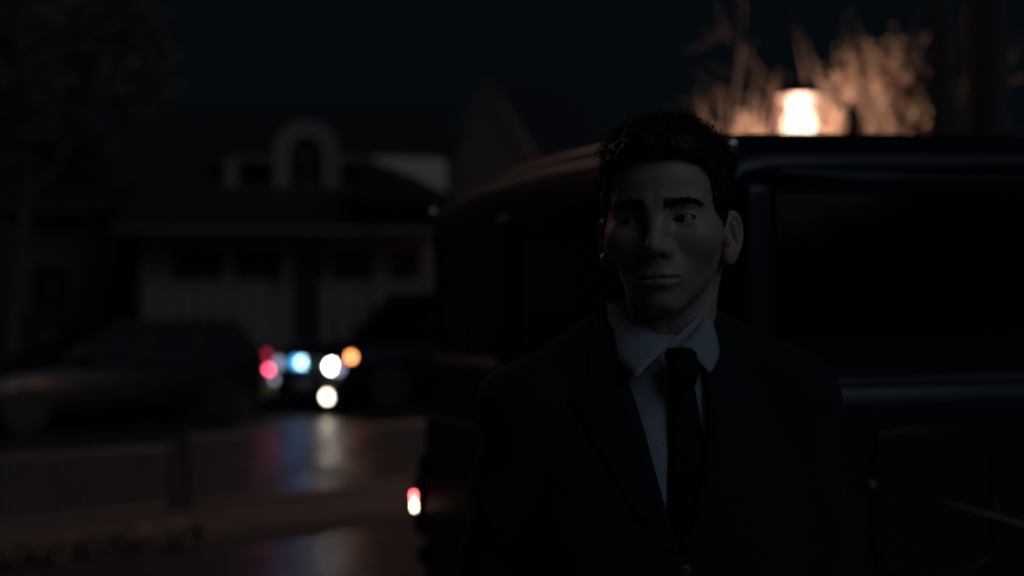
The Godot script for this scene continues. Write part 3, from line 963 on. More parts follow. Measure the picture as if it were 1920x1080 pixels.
func street_cars() -> void:
	var turn := atan2(-0.668, -0.744)   # both cars point to the left along the street
	turn = PI - atan2(-ALONG.z, ALONG.x) * -1.0
	# parked estate car on the left; the middle of its length lies 2.35 m before its tail
	var mid := Vector3(-3.40, 0, -20.25) - ALONG * 2.3 - ACROSS * 0.95
	var car := thing("parked_car", "dark parked estate car at left with red tail lamp glowing", "car", mid)
	car.basis = Basis(-ALONG, Vector3.UP, -ACROSS)
	car_shell(car, [[-2.3, 0.80, 0.45, 0.85], [-2.22, 0.86, 0.32, 0.92], [-1.9, 0.90, 0.25, 0.94], [0.0, 0.92, 0.22, 0.93], [0.95, 0.91, 0.22, 0.93], [1.6, 0.88, 0.25, 0.84], [2.1, 0.82, 0.30, 0.74], [2.3, 0.70, 0.40, 0.62]], [-2.15, -1.75, 0.15, 0.95, 0.90, 1.46, 0.84, 0.64], M.navy_paint)
	for x in [-1.45, 1.45]:
		for z in [-0.82, 0.82]:
			wheel(car, x, z, 0.33, 0.21)
	bx(car, "rear_bumper", M.black_plastic, Vector3(-2.28, 0.45, 0), Vector3(0.16, 0.2, 1.6), 0.05, Basis(), 2)
	bx(car, "front_bumper", M.black_plastic, Vector3(2.26, 0.42, 0), Vector3(0.16, 0.22, 1.45), 0.05, Basis(), 2)
	bx(car, "number_plate", M.plate, Vector3(-2.31, 0.66, 0), Vector3(0.02, 0.11, 0.4), 0.004)
	for z in [-0.68, 0.68]:
		var tl := bx(car, "tail_lamp", M.red_lens, Vector3(-2.27, 0.74, z), Vector3(0.08, 0.2, 0.22), 0.03, Basis(), 2)
		if z < 0:
			lens_disc(tl, "tail_bulb", M.red_glow, Vector3(0.09, 0.0, -0.165), 0.06, Vector3(0.1, 0, -1.0))
			lens_disc(tl, "brake_bulb", M.dim_red_glow, Vector3(0.11, 0.21, -0.14), 0.06, Vector3(0.1, 0, -1.0))
		bx(car, "headlamp", M.lens_glass, Vector3(2.2, 0.62, z * 0.85), Vector3(0.12, 0.12, 0.26), 0.04, Basis(), 2)
	lens_disc(car, "bumper_glint", M.dim_lamp_glow, Vector3(-2.30, 0.60, -0.82), 0.045, Vector3(0.2, 0, -1.0))  # glowing disc standing in for a glint on the bumper

	# tall vehicle behind it, lamps on
	var m2 := Vector3(-2.62, 0, -21.1) + ALONG * 2.55 - ACROSS * 0.98
	var suv := thing("patrol_car", "tall dark vehicle with blazing headlamp, amber marker and blue grille light", "car", m2)
	suv.basis = Basis(-ALONG, Vector3.UP, -ACROSS)
	car_shell(suv, [[-2.5, 0.90, 0.5, 1.15], [-2.4, 0.97, 0.38, 1.22], [0.0, 1.0, 0.32, 1.20], [0.9, 1.0, 0.32, 1.18], [1.5, 0.98, 0.34, 1.12], [2.2, 0.94, 0.36, 1.06], [2.42, 0.90, 0.40, 1.0], [2.52, 0.84, 0.5, 0.9]], [-2.4, -2.2, 0.3, 0.95, 1.18, 1.90, 0.92, 0.78], M.black_paint)
	for x in [-1.5, 1.55]:
		for z in [-0.86, 0.86]:
			wheel(suv, x, z, 0.38, 0.25)
	bx(suv, "front_bumper", M.black_plastic, Vector3(2.52, 0.42, 0), Vector3(0.2, 0.26, 1.84), 0.06, Basis(), 2)
	bx(suv, "rear_bumper", M.black_plastic, Vector3(-2.5, 0.48, 0), Vector3(0.2, 0.26, 1.84), 0.06, Basis(), 2)
	var grille := bx(suv, "grille", M.black_plastic, Vector3(2.52, 0.78, 0), Vector3(0.06, 0.3, 1.0), 0.03, Basis(), 2)
	for k in 4:
		bx(grille, "grille_bar", M.alloy, Vector3(0.03, -0.1 + k * 0.065, 0), Vector3(0.02, 0.015, 0.92), 0.005)
	bx(suv, "number_plate", M.plate, Vector3(2.63, 0.44, 0), Vector3(0.02, 0.12, 0.4), 0.004)
	# car's left side (local -z) is the near one
	var hl := bx(suv, "headlamp", M.lens_glass, Vector3(2.44, 0.77, -0.74), Vector3(0.14, 0.2, 0.3), 0.05, Basis(), 2)
	lens_disc(hl, "bulb", M.headlight_glow, Vector3(0.1, -0.01, -0.02), 0.085, Vector3(1, 0, -0.9), 0.04)
	lens_disc(hl, "inner_bulb", M.dim_lamp_glow, Vector3(0.06, -0.05, -0.12), 0.08, Vector3(1, 0, -1.2), 0.03)
	var fl := bx(suv, "fog_lamp", M.lens_glass, Vector3(2.56, 0.30, -0.76), Vector3(0.1, 0.14, 0.22), 0.04, Basis(), 2)
	lens_disc(fl, "bulb", M.fog_glow, Vector3(0.07, 0.0, -0.02), 0.075, Vector3(1, 0, -0.9), 0.03)
	var hl2 := bx(suv, "headlamp", M.lens_glass, Vector3(2.44, 0.77, 0.74), Vector3(0.14, 0.2, 0.3), 0.05, Basis(), 2)
	lens_disc(hl2, "bulb", M.dim_lamp_glow, Vector3(0.09, 0.0, -0.02), 0.085, Vector3(1, 0, -0.9), 0.04)
	var mk := bx(suv, "marker_lamp", M.amber_lens, Vector3(2.32, 0.90, -0.915), Vector3(0.16, 0.08, 0.04), 0.015, Basis(), 2)
	lens_disc(mk, "bulb", M.amber_glow, Vector3(0.0, 0.0, -0.03), 0.06, Vector3(0.5, 0, -1.0), 0.02)
	var gb := bx(grille, "grille_lamp", M.black_plastic, Vector3(0.05, 0.02, 0.02), Vector3(0.04, 0.1, 0.26), 0.015)
	lens_disc(gb, "bulb", M.blue_glow, Vector3(0.035, 0, -0.05), 0.07, Vector3(1, 0, -0.9), 0.025)
	lens_disc(gb, "bulb", M.deep_blue_glow, Vector3(0.03, 0, 0.12), 0.08, Vector3(1, 0, -0.9), 0.02)
	# the lamps' light
	lamp_light(hl, Vector3(0.24, 0, -0.1), Vector3(1, -0.06, -0.25), Color(1.0, 0.93, 0.82), 0.35, 0.09, 30.0)
	lamp_light(fl, Vector3(0.2, 0, -0.08), Vector3(1, -0.1, -0.2), Color(1.0, 0.86, 0.66), 0.15, 0.07, 40.0)
	lamp_light(gb, Vector3(0.14, 0, -0.1), Vector3(1, 0, -0.3), Color(0.12, 0.45, 1.0), 0.12, 0.07, 50.0)

func lamp_light(parent: Node3D, at: Vector3, towards: Vector3, c: Color, power: float, size: float, cone: float) -> void:
	var l := SpotLight3D.new()
	l.name = "lamp_light"
	l.light_color = c
	l.light_energy = power
	l.light_size = size
	l.spot_angle = cone
	l.spot_range = 60.0
	l.spot_attenuation = 2.0
	l.spot_angle_attenuation = 0.8
	l.shadow_enabled = true
	parent.add_child(l)
	l.position = at
	l.basis = Basis.looking_at(towards, Vector3.UP)

# ---------------------------------------------------------------- the big black vehicle
# local x forward along its right side, local z out of that side, origin under its right rear corner
func vehicle() -> void:
	var v := thing("black_van", "boxy black van with tinted windows and lit tail lamp behind the man", "van", Vector3(0.466, 0, -2.85), 0.368)
	var P: StandardMaterial3D = M.black_paint
	var W := 2.05
	bx(v, "body", P, Vector3(1.80, 0.915, -W / 2), Vector3(3.66, 1.05, W + 0.10), 0.07, Basis(), 4)
	bx(v, "bonnet", P, Vector3(4.2, 0.78, -W / 2), Vector3(1.5, 0.78, W + 0.06), 0.12, Basis(), 4)
	bx(v, "floor_pan", M.black_plastic, Vector3(2.4, 0.36, -W / 2), Vector3(4.6, 0.14, W - 0.2), 0.03)
	# roof, falling a little to the rear
	var rings := []
	for s in [[-0.012, 1.88], [0.0, 1.910], [0.03, 1.930], [0.10, 1.944], [0.35, 1.956], [0.8, 1.974], [2.2, 1.985], [3.0, 1.955], [3.25, 1.91], [3.3, 1.88]]:
		var t: float = s[1]
		var ring := []
		var half := [[0.0, -0.095], [0.006, -0.06], [0.022, -0.034], [0.06, -0.008], [0.14, 0.012], [0.45, 0.045], [1.025, 0.055]]
		for q in half:
			ring.append(Vector3(s[0], t + q[1], -0.02 - q[0]))
		for k in range(half.size() - 2, -1, -1):
			ring.append(Vector3(s[0], t + half[k][1], -W + 0.02 + half[k][0]))
		rings.append(ring)
	var st := new_st()
	loft(st, rings)
	var roof := obj("roof", done(st), P, v)
	for z in [0.0, -W]:
		tube_obj(roof, "gutter", P, [Vector3(0.02, 1.845, z), Vector3(0.4, 1.852, z), Vector3(0.8, 1.866, z), Vector3(2.2, 1.876, z), Vector3(3.2, 1.83, z)], [0.012, 0.012, 0.012, 0.012, 0.012], 8)
	tube_obj(roof, "highlight_rail", M.alloy, [Vector3(0.06, 1.918, -0.10), Vector3(0.055, 1.955, -0.30), Vector3(0.05, 1.985, -0.7), Vector3(0.05, 1.99, -W / 2), Vector3(0.05, 1.985, -W + 0.7), Vector3(0.055, 1.955, -W + 0.3), Vector3(0.06, 1.918, -W + 0.1)], [0.008, 0.013, 0.013, 0.013, 0.013, 0.013, 0.008], 10)  # rail added to catch a warm highlight along the roof edge
	# chrome caps added at the roof corners for their glints
	for z in [-0.015, -W + 0.015]:
		var c := bx(v, "glint_cap", M.chrome, Vector3(-0.006, 1.912, z), Vector3(0.022, 0.018, 0.022), 0.008, Basis(), 4)
		bx(c, "cap_base", M.red_lens, Vector3(0.0, -0.016, 0), Vector3(0.02, 0.014, 0.02), 0.006, Basis(), 2)
	# pillars
	for z in [-0.03, -W + 0.03]:
		bx(v, "pillar", P, Vector3(0.045, 1.625, z), Vector3(0.09, 0.43, 0.09), 0.03, Basis(), 3)
		for x in [1.42, 2.5]:
			bx(v, "pillar", P, Vector3(x, 1.64, z), Vector3(0.1, 0.46, 0.06), 0.02, Basis(), 2)
		tube_obj(v, "pillar", P, [Vector3(3.55, 1.42, z), Vector3(3.2, 1.87, z)], [0.045, 0.04], 10)
		# header and sill of the side windows
		bx(v, "window_header", P, Vector3(1.65, 1.862, z), Vector3(3.1, 0.05, 0.05), 0.012, Basis(Vector3.BACK, 0.012), 2)
	var panes := [[0.10, 1.36], [1.48, 2.44], [2.56, 3.16]]
	for z in [-0.022, -W + 0.022]:
		for w in panes:
			var g := bx(v, "side_window", M.tinted_glass, Vector3((w[0] + w[1]) / 2, 1.635, z), Vector3(w[1] - w[0], 0.39, 0.008), 0.003)
			g.set_meta("label", "dark tinted side window")
	for z in [0.0, -W]:
		var sg := 1.0 if z == 0.0 else -1.0
		bx(v, "belt_moulding", M.satin_trim, Vector3(1.75, 1.434, z + 0.02 * sg), Vector3(3.4, 0.018, 0.05), 0.007, Basis(Vector3.BACK, 0.012), 2)
		for x in [1.42, 2.5]:
			bx(v, "door_seam", M.black_plastic, Vector3(x, 0.95, z + 0.051 * sg), Vector3(0.012, 0.8, 0.006), 0.002)
		for x in [1.2, 2.3, 3.3]:
			bx(v, "door_handle", M.black_plastic, Vector3(x, 1.2, z + 0.065 * sg), Vector3(0.2, 0.035, 0.04), 0.014, Basis(), 2)
		bx(v, "mirror", P, Vector3(3.25, 1.42, z + 0.2 * sg), Vector3(0.14, 0.24, 0.26), 0.05, Basis(), 3)
	# fuel flap with rounded corners, its reflector and a slanting tan-coloured strip
	var flap := bx(v, "fuel_flap", P, Vector3(0.445, 1.165, 0.051), Vector3(0.30, 0.30, 0.014), 0.006, Basis(), 1)
	var fr := []
	for i in 33:
		var a := TAU * i / 32.0
		var cx := signf(cos(a)) * pow(absf(cos(a)), 0.5) * 0.155
		var cy := signf(sin(a)) * pow(absf(sin(a)), 0.5) * 0.155
		fr.append(Vector3(cx, cy, 0.006))
	var rr := []
	for i in 33:
		rr.append(0.006)
	tube_obj(flap, "flap_rim", P, fr, rr, 8)
	bx(v, "side_reflector", M.amber_lens, Vector3(0.283, 1.205, 0.056), Vector3(0.016, 0.016, 0.012), 0.004, Basis(), 2)
	tube_obj(v, "slanting_strip", M.tan_strip, [Vector3(0.455, 1.163, 0.062), Vector3(0.73, 1.083, 0.062), Vector3(0.98, 1.02, 0.06)], [0.003, 0.006, 0.006], 8)
	# rear doors
	bx(v, "rear_door", P, Vector3(-0.032, 0.99, -0.70), Vector3(0.03, 0.84, 1.22), 0.014, Basis(), 3)
	bx(v, "rear_door", P, Vector3(-0.032, 0.99, -1.66), Vector3(0.03, 0.84, 0.66), 0.014, Basis(), 3)
	bx(v, "rear_moulding", M.satin_trim, Vector3(-0.05, 1.215, -1.03), Vector3(0.012, 0.02, 1.9), 0.005, Basis(), 2)
	bx(v, "rear_mullion", P, Vector3(0.0, 1.63, -1.32), Vector3(0.06, 0.44, 0.10), 0.022, Basis(), 3)
	bx(v, "rear_header", P, Vector3(0.022, 1.865, -W / 2), Vector3(0.05, 0.08, W - 0.1), 0.015, Basis(), 2)
	bx(v, "rear_window", M.tinted_glass, Vector3(0.004, 1.63, -0.68), Vector3(0.008, 0.40, 1.18), 0.003)
	bx(v, "rear_window", M.tinted_glass, Vector3(0.004, 1.63, -1.655), Vector3(0.008, 0.40, 0.57), 0.003)
	bx(v, "red_reflection_bar", M.red_reflection_paint, Vector3(-0.004, 1.48, -1.74), Vector3(0.003, 0.13, 0.022), 0.001)  # painted bar standing in for a red reflection in the glass
	bx(v, "door_handle", M.black_plastic, Vector3(-0.06, 1.1, -1.22), Vector3(0.04, 0.04, 0.16), 0.014, Basis(), 2)
	for y in [0.75, 1.05, 1.33]:
		for z in [-0.075, -W + 0.065]:
			bx(v, "hinge", P, Vector3(-0.055, y, z), Vector3(0.03, 0.07, 0.05), 0.012, Basis(), 2)
	bx(v, "rear_bumper", M.black_plastic, Vector3(-0.09, 0.46, -W / 2), Vector3(0.2, 0.2, W + 0.06), 0.06, Basis(), 3)
	bx(v, "number_plate", M.plate, Vector3(-0.052, 0.72, -0.7), Vector3(0.012, 0.13, 0.32), 0.004)
	# tail lamps at both rear corners, the far one lit
	for z in [0.016, -W - 0.016]:
		var tl := bx(v, "tail_lamp", M.red_lens, Vector3(-0.022, 0.91, z), Vector3(0.07, 0.22, 0.085), 0.025, Basis(), 3)
		if z < -1.0:
			tl.set_meta("label", "lit red tail lamp")
			bx(tl, "tail_bulb", M.tail_glow, Vector3(-0.030, 0.024, -0.018), Vector3(0.016, 0.032, 0.034), 0.008, Basis(), 2)
			bx(tl, "brake_bulb", M.tail_core, Vector3(-0.031, -0.008, -0.012), Vector3(0.016, 0.034, 0.03), 0.009, Basis(), 2)
			var o := OmniLight3D.new()
			o.name = "tail_light"
			o.light_color = Color(1.0, 0.25, 0.2)
			o.light_energy = 0.003
			o.light_size = 0.03
			o.omni_range = 20.0
			o.omni_attenuation = 2.0
			o.shadow_enabled = true
			tl.add_child(o)
			o.position = Vector3(0.0, 0.0, -0.09)
	# seats behind the glass
	for x in [0.6, 1.75, 2.65]:
		for z in [-0.5, -1.5]:
			var s := bx(v, "seat", M.seat_cloth, Vector3(x, 1.15, z), Vector3(0.16, 0.72, 0.5), 0.06, Basis(Vector3.BACK, 0.12), 3)
			bx(s, "headrest", M.seat_cloth, Vector3(-0.05, 0.45, 0), Vector3(0.11, 0.17, 0.27), 0.05, Basis(), 3)
	# front end
	pane_quad(v, "windscreen", M.tinted_glass, Vector3(3.55, 1.43, -0.08), Vector3(3.22, 1.85, -0.08), Vector3(3.22, 1.85, -W + 0.08), Vector3(3.55, 1.43, -W + 0.08))
	bx(v, "scuttle", P, Vector3(3.5, 1.28, -W / 2), Vector3(0.5, 0.3, W), 0.1, Basis(), 3)
	bx(v, "front_bumper", M.black_plastic, Vector3(4.95, 0.5, -W / 2), Vector3(0.22, 0.28, W + 0.06), 0.08, Basis(), 3)
	var gr := bx(v, "grille", M.black_plastic, Vector3(4.95, 0.86, -W / 2), Vector3(0.06, 0.32, 1.2), 0.03, Basis(), 2)
	for k in 4:
		bx(gr, "grille_bar", M.chrome, Vector3(0.03, -0.11 + k * 0.07, 0), Vector3(0.02, 0.018, 1.1), 0.006)
	for z in [-0.2, -W + 0.2]:
		bx(v, "headlamp", M.lens_glass, Vector3(4.93, 0.88, z), Vector3(0.08, 0.24, 0.3), 0.03, Basis(), 2)
	var hold := Node3D.new()
	hold.name = "wheels"
	for x in [0.95, 4.05]:
		for z in [-0.06, -W + 0.06]:
			wheel_at(v, x, z, 0.36, 0.24, 1.0 if z > -1.0 else -1.0)
	hold.free()

func wheel_at(parent: Node, x: float, z: float, r: float, w: float, side: float) -> void:
	var before := parent.get_child_count()
	wheel(parent, x, side, r, w)
	parent.get_child(before).position.z = z + 0.02 * side
	for s in [1.0]:
		var st := new_st()
		var pts := []
		var rad := []
		for i in 15:
			var a := PI * (i / 14.0)
			pts.append(Vector3(x + cos(a) * 0.43, 0.36 + sin(a) * 0.43, z + 0.11 * side))
			rad.append(0.03)
		tube(st, pts, rad, 8)
		obj("wheel_arch", done(st), M.black_plastic, parent)

# ---------------------------------------------------------------- the man
# head field: origin between the ears at eye height, +z forward, +x to his left
func head_field(p: Vector3) -> float:
	var q := Vector3(absf(p.x), p.y, p.z)
	var d := ell(q, Vector3(0, 0.030, -0.018), Vector3(0.0755, 0.086, 0.096))
	d = smn(d, ell(q, Vector3(0, -0.018, 0.020), Vector3(0.0630, 0.076, 0.064)), 0.03)
	d = smn(d, cap(q, Vector3(0, -0.05, -0.038), Vector3(0, -0.21, -0.050), 0.050, 0.058), 0.025)
	d = smn(d, cap(q, Vector3(0.050, -0.05, -0.03), Vector3(0.012, -0.185, 0.008), 0.010, 0.013), 0.03)
	d = smn(d, ell(q, Vector3(0, -0.066, 0.024), Vector3(0.0435, 0.036, 0.055)), 0.022)
	d = smn(d, cap(q, Vector3(0.047, -0.044, -0.004), Vector3(0.013, -0.095, 0.058), 0.010, 0.015), 0.02)
	# ear
	if q.x > 0.05 and absf(q.y) < 0.07:
		var e := q - Vector3(0.0800, -0.018, -0.010)
		e = Vector3(e.x * 0.84 + e.z * 0.54, e.y + e.z * 0.20, e.z * 0.84 - e.x * 0.54)
		var ear := ell(e, Vector3(0, 0.003, 0), Vector3(0.0085, 0.029, 0.0185))
		ear = smn(ear, ell(e, Vector3(0, -0.024, 0.007), Vector3(0.006, 0.011, 0.0095)), 0.010)
		ear = smx(ear, -ell(e, Vector3(0.0105, 0.004, 0.001), Vector3(0.0115, 0.023, 0.0135)), 0.0025)
		ear = smn(ear, cap(e, Vector3(0.001, 0.016, -0.001), Vector3(0.002, -0.012, -0.0075), 0.0036, 0.0032), 0.003)
		ear = smn(ear, ell(e, Vector3(0.004, -0.003, 0.0135), Vector3(0.004, 0.006, 0.004)), 0.003)
		d = smn(d, ear, 0.006)
	if q.z < 0.025:
		return d
	d = smn(d, ell(q, Vector3(0, 0.045, 0.034), Vector3(0.061, 0.05, 0.055)), 0.02)
	d = smn(d, ell(q, Vector3(0, -0.098, 0.066), Vector3(0.018, 0.013, 0.016)), 0.016)
	d = smn(d, ell(q, Vector3(0.045, -0.024, 0.049), Vector3(0.019, 0.017, 0.022)), 0.032)
	d = smn(d, cap(q, Vector3(0.010, 0.019, 0.081), Vector3(0.043, 0.020, 0.064), 0.0085, 0.0085), 0.013)
	# eyes
	if q.y > -0.03 and q.y < 0.03:
		d = smx(d, -ell(q, Vector3(0.031, -0.002, 0.094), Vector3(0.0175, 0.0115, 0.0185)), 0.012)
		d = smn(d, ell(q, Vector3(0.0325, -0.001, 0.0655), Vector3(0.0155, 0.0138, 0.0138)), 0.004)
		var u := q.x - 0.0325
		var mid := -0.0014 + 0.06 * u
		var half := 0.0043 * maxf(0.0, 1.0 - u * u / (0.0142 * 0.0142))
		d = smx(d, -maxf(absf(q.y - mid) - half, 0.0725 - q.z), 0.0014)
		d = smn(d, cap(q, Vector3(0.018, 0.0075, 0.0775), Vector3(0.046, 0.006, 0.068), 0.0018, 0.0018), 0.004)
	# nose
	d = smn(d, cap(q, Vector3(0, 0.012, 0.0800), Vector3(0, -0.034, 0.1030), 0.0070, 0.0100), 0.019)
	if q.y < -0.015:
		d = smn(d, ell(q, Vector3(0.0128, -0.0385, 0.0895), Vector3(0.0074, 0.0078, 0.010)), 0.011)
		d = smn(d, cap(q, Vector3(0, -0.042, 0.099), Vector3(0, -0.05, 0.089), 0.004, 0.005), 0.006)
		d = smx(d, -ell(q, Vector3(0.0068, -0.0465, 0.0955), Vector3(0.0036, 0.0042, 0.006)), 0.002)
		# mouth
		d = smn(d, ell(q, Vector3(0, -0.064, 0.066), Vector3(0.031, 0.026, 0.023)), 0.014)
		d = smx(d, -cap(q, Vector3(0.0, -0.053, 0.0975), Vector3(0.0, -0.059, 0.0975), 0.003, 0.002), 0.008)
		d = smn(d, minf(cap(q, Vector3(0.0, -0.0676, 0.0882), Vector3(0.009, -0.0674, 0.0872), 0.0038, 0.0038), cap(q, Vector3(0.009, -0.0674, 0.0872), Vector3(0.0255, -0.0702, 0.0765), 0.0038, 0.0020)), 0.008)
		d = smn(d, minf(cap(q, Vector3(0.0, -0.0776, 0.0872), Vector3(0.009, -0.0772, 0.0858), 0.0050, 0.0048), cap(q, Vector3(0.009, -0.0772, 0.0858), Vector3(0.023, -0.0732, 0.0765), 0.0046, 0.0022)), 0.008)
		d = smx(d, -cap(q, Vector3(0.0, -0.0722, 0.0952), Vector3(0.0265, -0.0708, 0.0812), 0.0017, 0.0012), 0.0040)
		d = smx(d, -cap(q, Vector3(0.0, -0.0885, 0.094), Vector3(0.012, -0.088, 0.09), 0.004, 0.003), 0.008)
	return d

func skin_tint(p: Vector3) -> Color:
	var c := Vector3(0.36, 0.235, 0.175)
	var q := Vector3(absf(p.x), p.y, p.z)
	var n := noise.get_noise_3dv(p * 1500.0) * 0.5 + noise.get_noise_3dv(p * 5200.0) * 0.5
	c *= 1.0 + 0.22 * n
	var flush_and_pink_light := exp(-(q - Vector3(0.046, -0.03, 0.055)).length_squared() / 0.0007) * 0.5
	flush_and_pink_light += exp(-(q - Vector3(0, -0.036, 0.106)).length_squared() / 0.0003) * 0.5
	flush_and_pink_light += 0.35 if q.x > 0.074 and q.y < 0.04 else 0.0
	flush_and_pink_light += 0.5 * clampf((-0.09 - q.y) / 0.05, 0.0, 1.0)  # redder neck: pink light on jaw and neck put into the skin colour
	c = c.lerp(Vector3(0.40, 0.185, 0.15), minf(flush_and_pink_light, 1.0) * 0.8)
	# shaved beard grain on jaw and upper lip
	var beard := clampf((-0.045 - q.y) / 0.02, 0.0, 1.0) * clampf((q.y + 0.135) / 0.03, 0.0, 1.0) * clampf((q.z - 0.0) / 0.03, 0.0, 1.0)
	c = c.lerp(Vector3(0.20, 0.155, 0.145), beard * (0.38 + 0.5 * n))
	var lip := minf(cap(q, Vector3(0.0, -0.0672, 0.0890), Vector3(0.027, -0.0725, 0.0765), 0.0040, 0.0022), cap(q, Vector3(0.0, -0.0772, 0.0875), Vector3(0.024, -0.0745, 0.0770), 0.0050, 0.003))
	if lip < 0.002:
		c = c.lerp(Vector3(0.25, 0.115, 0.10), clampf((0.002 - lip) / 0.0015, 0.0, 1.0))
	return Color(c.x, c.y, c.z)

func hair_field(p: Vector3) -> float:
	var q := Vector3(absf(p.x), p.y, p.z)
	var d := ell(q, Vector3(0, 0.037, -0.013), Vector3(0.0835, 0.0895, 0.1065))
	d = smn(d, ell(q, Vector3(0, 0.080, 0.026), Vector3(0.068, 0.046, 0.076)), 0.02)
	d += 0.004 * noise.get_noise_3dv(p * 2600.0)
	# cut away the face, the ears' front and the neck
	var k4 := pow(pow(q.x / 0.0635, 4.0) + pow(maxf(q.y, 0.0) / 0.0755, 4.0), 0.25)
	var face := maxf((k4 - 1.0) * 0.06, 0.036 - q.z)
	face = minf(face, ell(q, Vector3(0, -0.06, 0.06), Vector3(0.09, 0.075, 0.075)))
	d = smx(d, -face, 0.006)
	var low := -(q.y + 0.012 + 0.85 * clampf(-0.012 - q.z, 0.0, 0.05))
	if q.z > 0.0 and q.z < 0.022:
		low = -(q.y + 0.02)
	d = smx(d, low, 0.006)
	d = smx(d, -ell(q, Vector3(0.092, -0.012, -0.012), Vector3(0.022, 0.036, 0.022)), 0.005)
	return d

func strands(out: Dictionary, root: Vector3, d: Vector3, nrm: Vector3, l: float, r: float, curl: float, segs: int) -> void:
	var V: PackedVector3Array = out.v
	var p := root
	var first := V.size()
	var ph := rng.randf() * TAU
	var side := d.cross(nrm).normalized()
	for i in segs + 1:
		var f := float(i) / segs
		var w := r * (1.0 - 0.8 * f)
		var t := d
		var s := t.cross(nrm).normalized()
		var u := s.cross(t)
		for k in 3:
			var a := TAU * k / 3.0
			var o := s * cos(a) + u * sin(a)
			out.v.append(p + o * w)
			out.n.append(o)
			out.c.append(Color.WHITE)
		p += d * l / segs
		ph += 1.5
		d = (d + (side * cos(ph) + nrm * sin(ph)) * curl - nrm * 0.25 * f).normalized()
	for i in segs:
		for k in 3:
			var a := first + i * 3 + k
			var b := first + i * 3 + (k + 1) % 3
			out.i.append_array([a, b, a + 3, b, b + 3, a + 3])

func surface_on(f: Callable, dir: Vector3, from: Vector3, far := 0.2) -> Vector3:
	var p := from + dir * far
	for i in 22:
		var d: float = f.call(p)
		if absf(d) < 0.0004:
			break
		p -= dir * d * 0.8
	return p

func normal_of(f: Callable, p: Vector3, e := 0.002) -> Vector3:
	var d: float = f.call(p)
	return Vector3(float(f.call(p + Vector3(e, 0, 0))) - d, float(f.call(p + Vector3(0, e, 0))) - d, float(f.call(p + Vector3(0, 0, e))) - d).normalized()

# clothes: fields in the man's own axes, feet at y = 0, +z forward
func coat_whole(p: Vector3) -> float:
	var q := Vector3(absf(p.x), p.y, p.z)
	var d := ell(q, Vector3(0, 1.30, -0.005), Vector3(0.182, 0.235, 0.120))
	d = smn(d, ell(q, Vector3(0, 1.06, 0.0), Vector3(0.168, 0.24, 0.112)), 0.06)
	d = smn(d, ell(q, Vector3(0, 0.88, -0.005), Vector3(0.182, 0.13, 0.122)), 0.05)
	var lift := 0.020 if p.x > 0.0 else 0.004
	d = smn(d, cap(q, Vector3(0.060, 1.520 + lift * 0.5, -0.035), Vector3(0.168, 1.440 + lift, -0.015), 0.042, 0.052), 0.04)
	d = smn(d, cap(q, Vector3(0.161, 1.43 + lift, -0.012), Vector3(0.212, 1.17, -0.035), 0.059, 0.050), 0.035)
	d = smn(d, cap(q, Vector3(0.215, 1.17, -0.035), Vector3(0.235, 0.93, 0.02), 0.049, 0.038), 0.02)
	if p.y > 0.8:
		d += 0.0028 * sin(p.y * 46.0 + p.x * 30.0 + 3.0 * noise.get_noise_3dv(p * 260.0)) * smoothstep(0.16, 0.22, q.x) + 0.003 * noise.get_noise_3dv(p * 420.0)
	return d

var vee := PackedVector2Array([Vector2(-0.084, 1.66), Vector2(-0.076, 1.565), Vector2(-0.056, 1.49), Vector2(-0.022, 1.345), Vector2(-0.003, 1.285), Vector2(0.010, 1.295), Vector2(0.037, 1.40), Vector2(0.046, 1.49), Vector2(0.049, 1.56), Vector2(0.056, 1.66)])

func poly_dist(p: Vector2, g: PackedVector2Array) -> float:
	var d := 1e9
	var s := 1.0
	var j := g.size() - 1
	for i in g.size():
		var e := g[j] - g[i]
		var w := p - g[i]
		var b := w - e * clampf(w.dot(e) / e.length_squared(), 0.0, 1.0)
		d = minf(d, b.length_squared())
		var c1 := p.y >= g[i].y
		var c2 := p.y < g[j].y
		var c3 := e.x * w.y > e.y * w.x
		if (c1 and c2 and c3) or (not c1 and not c2 and not c3):
			s = -s
		j = i
	return s * sqrt(d)

func coat_field(p: Vector3) -> float:
	var d := coat_whole(p)
	if p.y > 1.2 and absf(p.x) < 0.14:
		if p.z > -0.02:
			d = smx(d, -maxf(poly_dist(Vector2(p.x, p.y), vee), 0.015 - p.z), 0.006)
		d = smx(d, -cap(p, Vector3(0, 1.46, -0.018), Vector3(0, 1.75, -0.035), 0.066, 0.064), 0.008)
	# the opening below the button
	if p.y < 1.0 and p.z > 0.0 and absf(p.x) < 0.06:
		d = smx(d, -(0.05 * maxf(0.0, 0.96 - p.y) + 0.003 - absf(p.x + 0.004)), 0.006)
	return d

func shirt_field(p: Vector3) -> float:
	var q := Vector3(absf(p.x), p.y, p.z)
	var d := ell(q, Vector3(0, 1.30, -0.005), Vector3(0.165, 0.225, 0.106))
	d = smn(d, cap(q, Vector3(0.03, 1.51, -0.03), Vector3(0.15, 1.43, -0.015), 0.036, 0.04), 0.05)
	d = smn(d, cap(q, Vector3(0, 1.42, -0.01), Vector3(0, 1.55, -0.022), 0.07, 0.058), 0.03)
	d += 0.0022 * sin(p.x * 95.0 + p.y * 9.0 + 2.5 * noise.get_noise_3dv(p * 300.0))
	return smx(d, p.y - 1.535, 0.006)

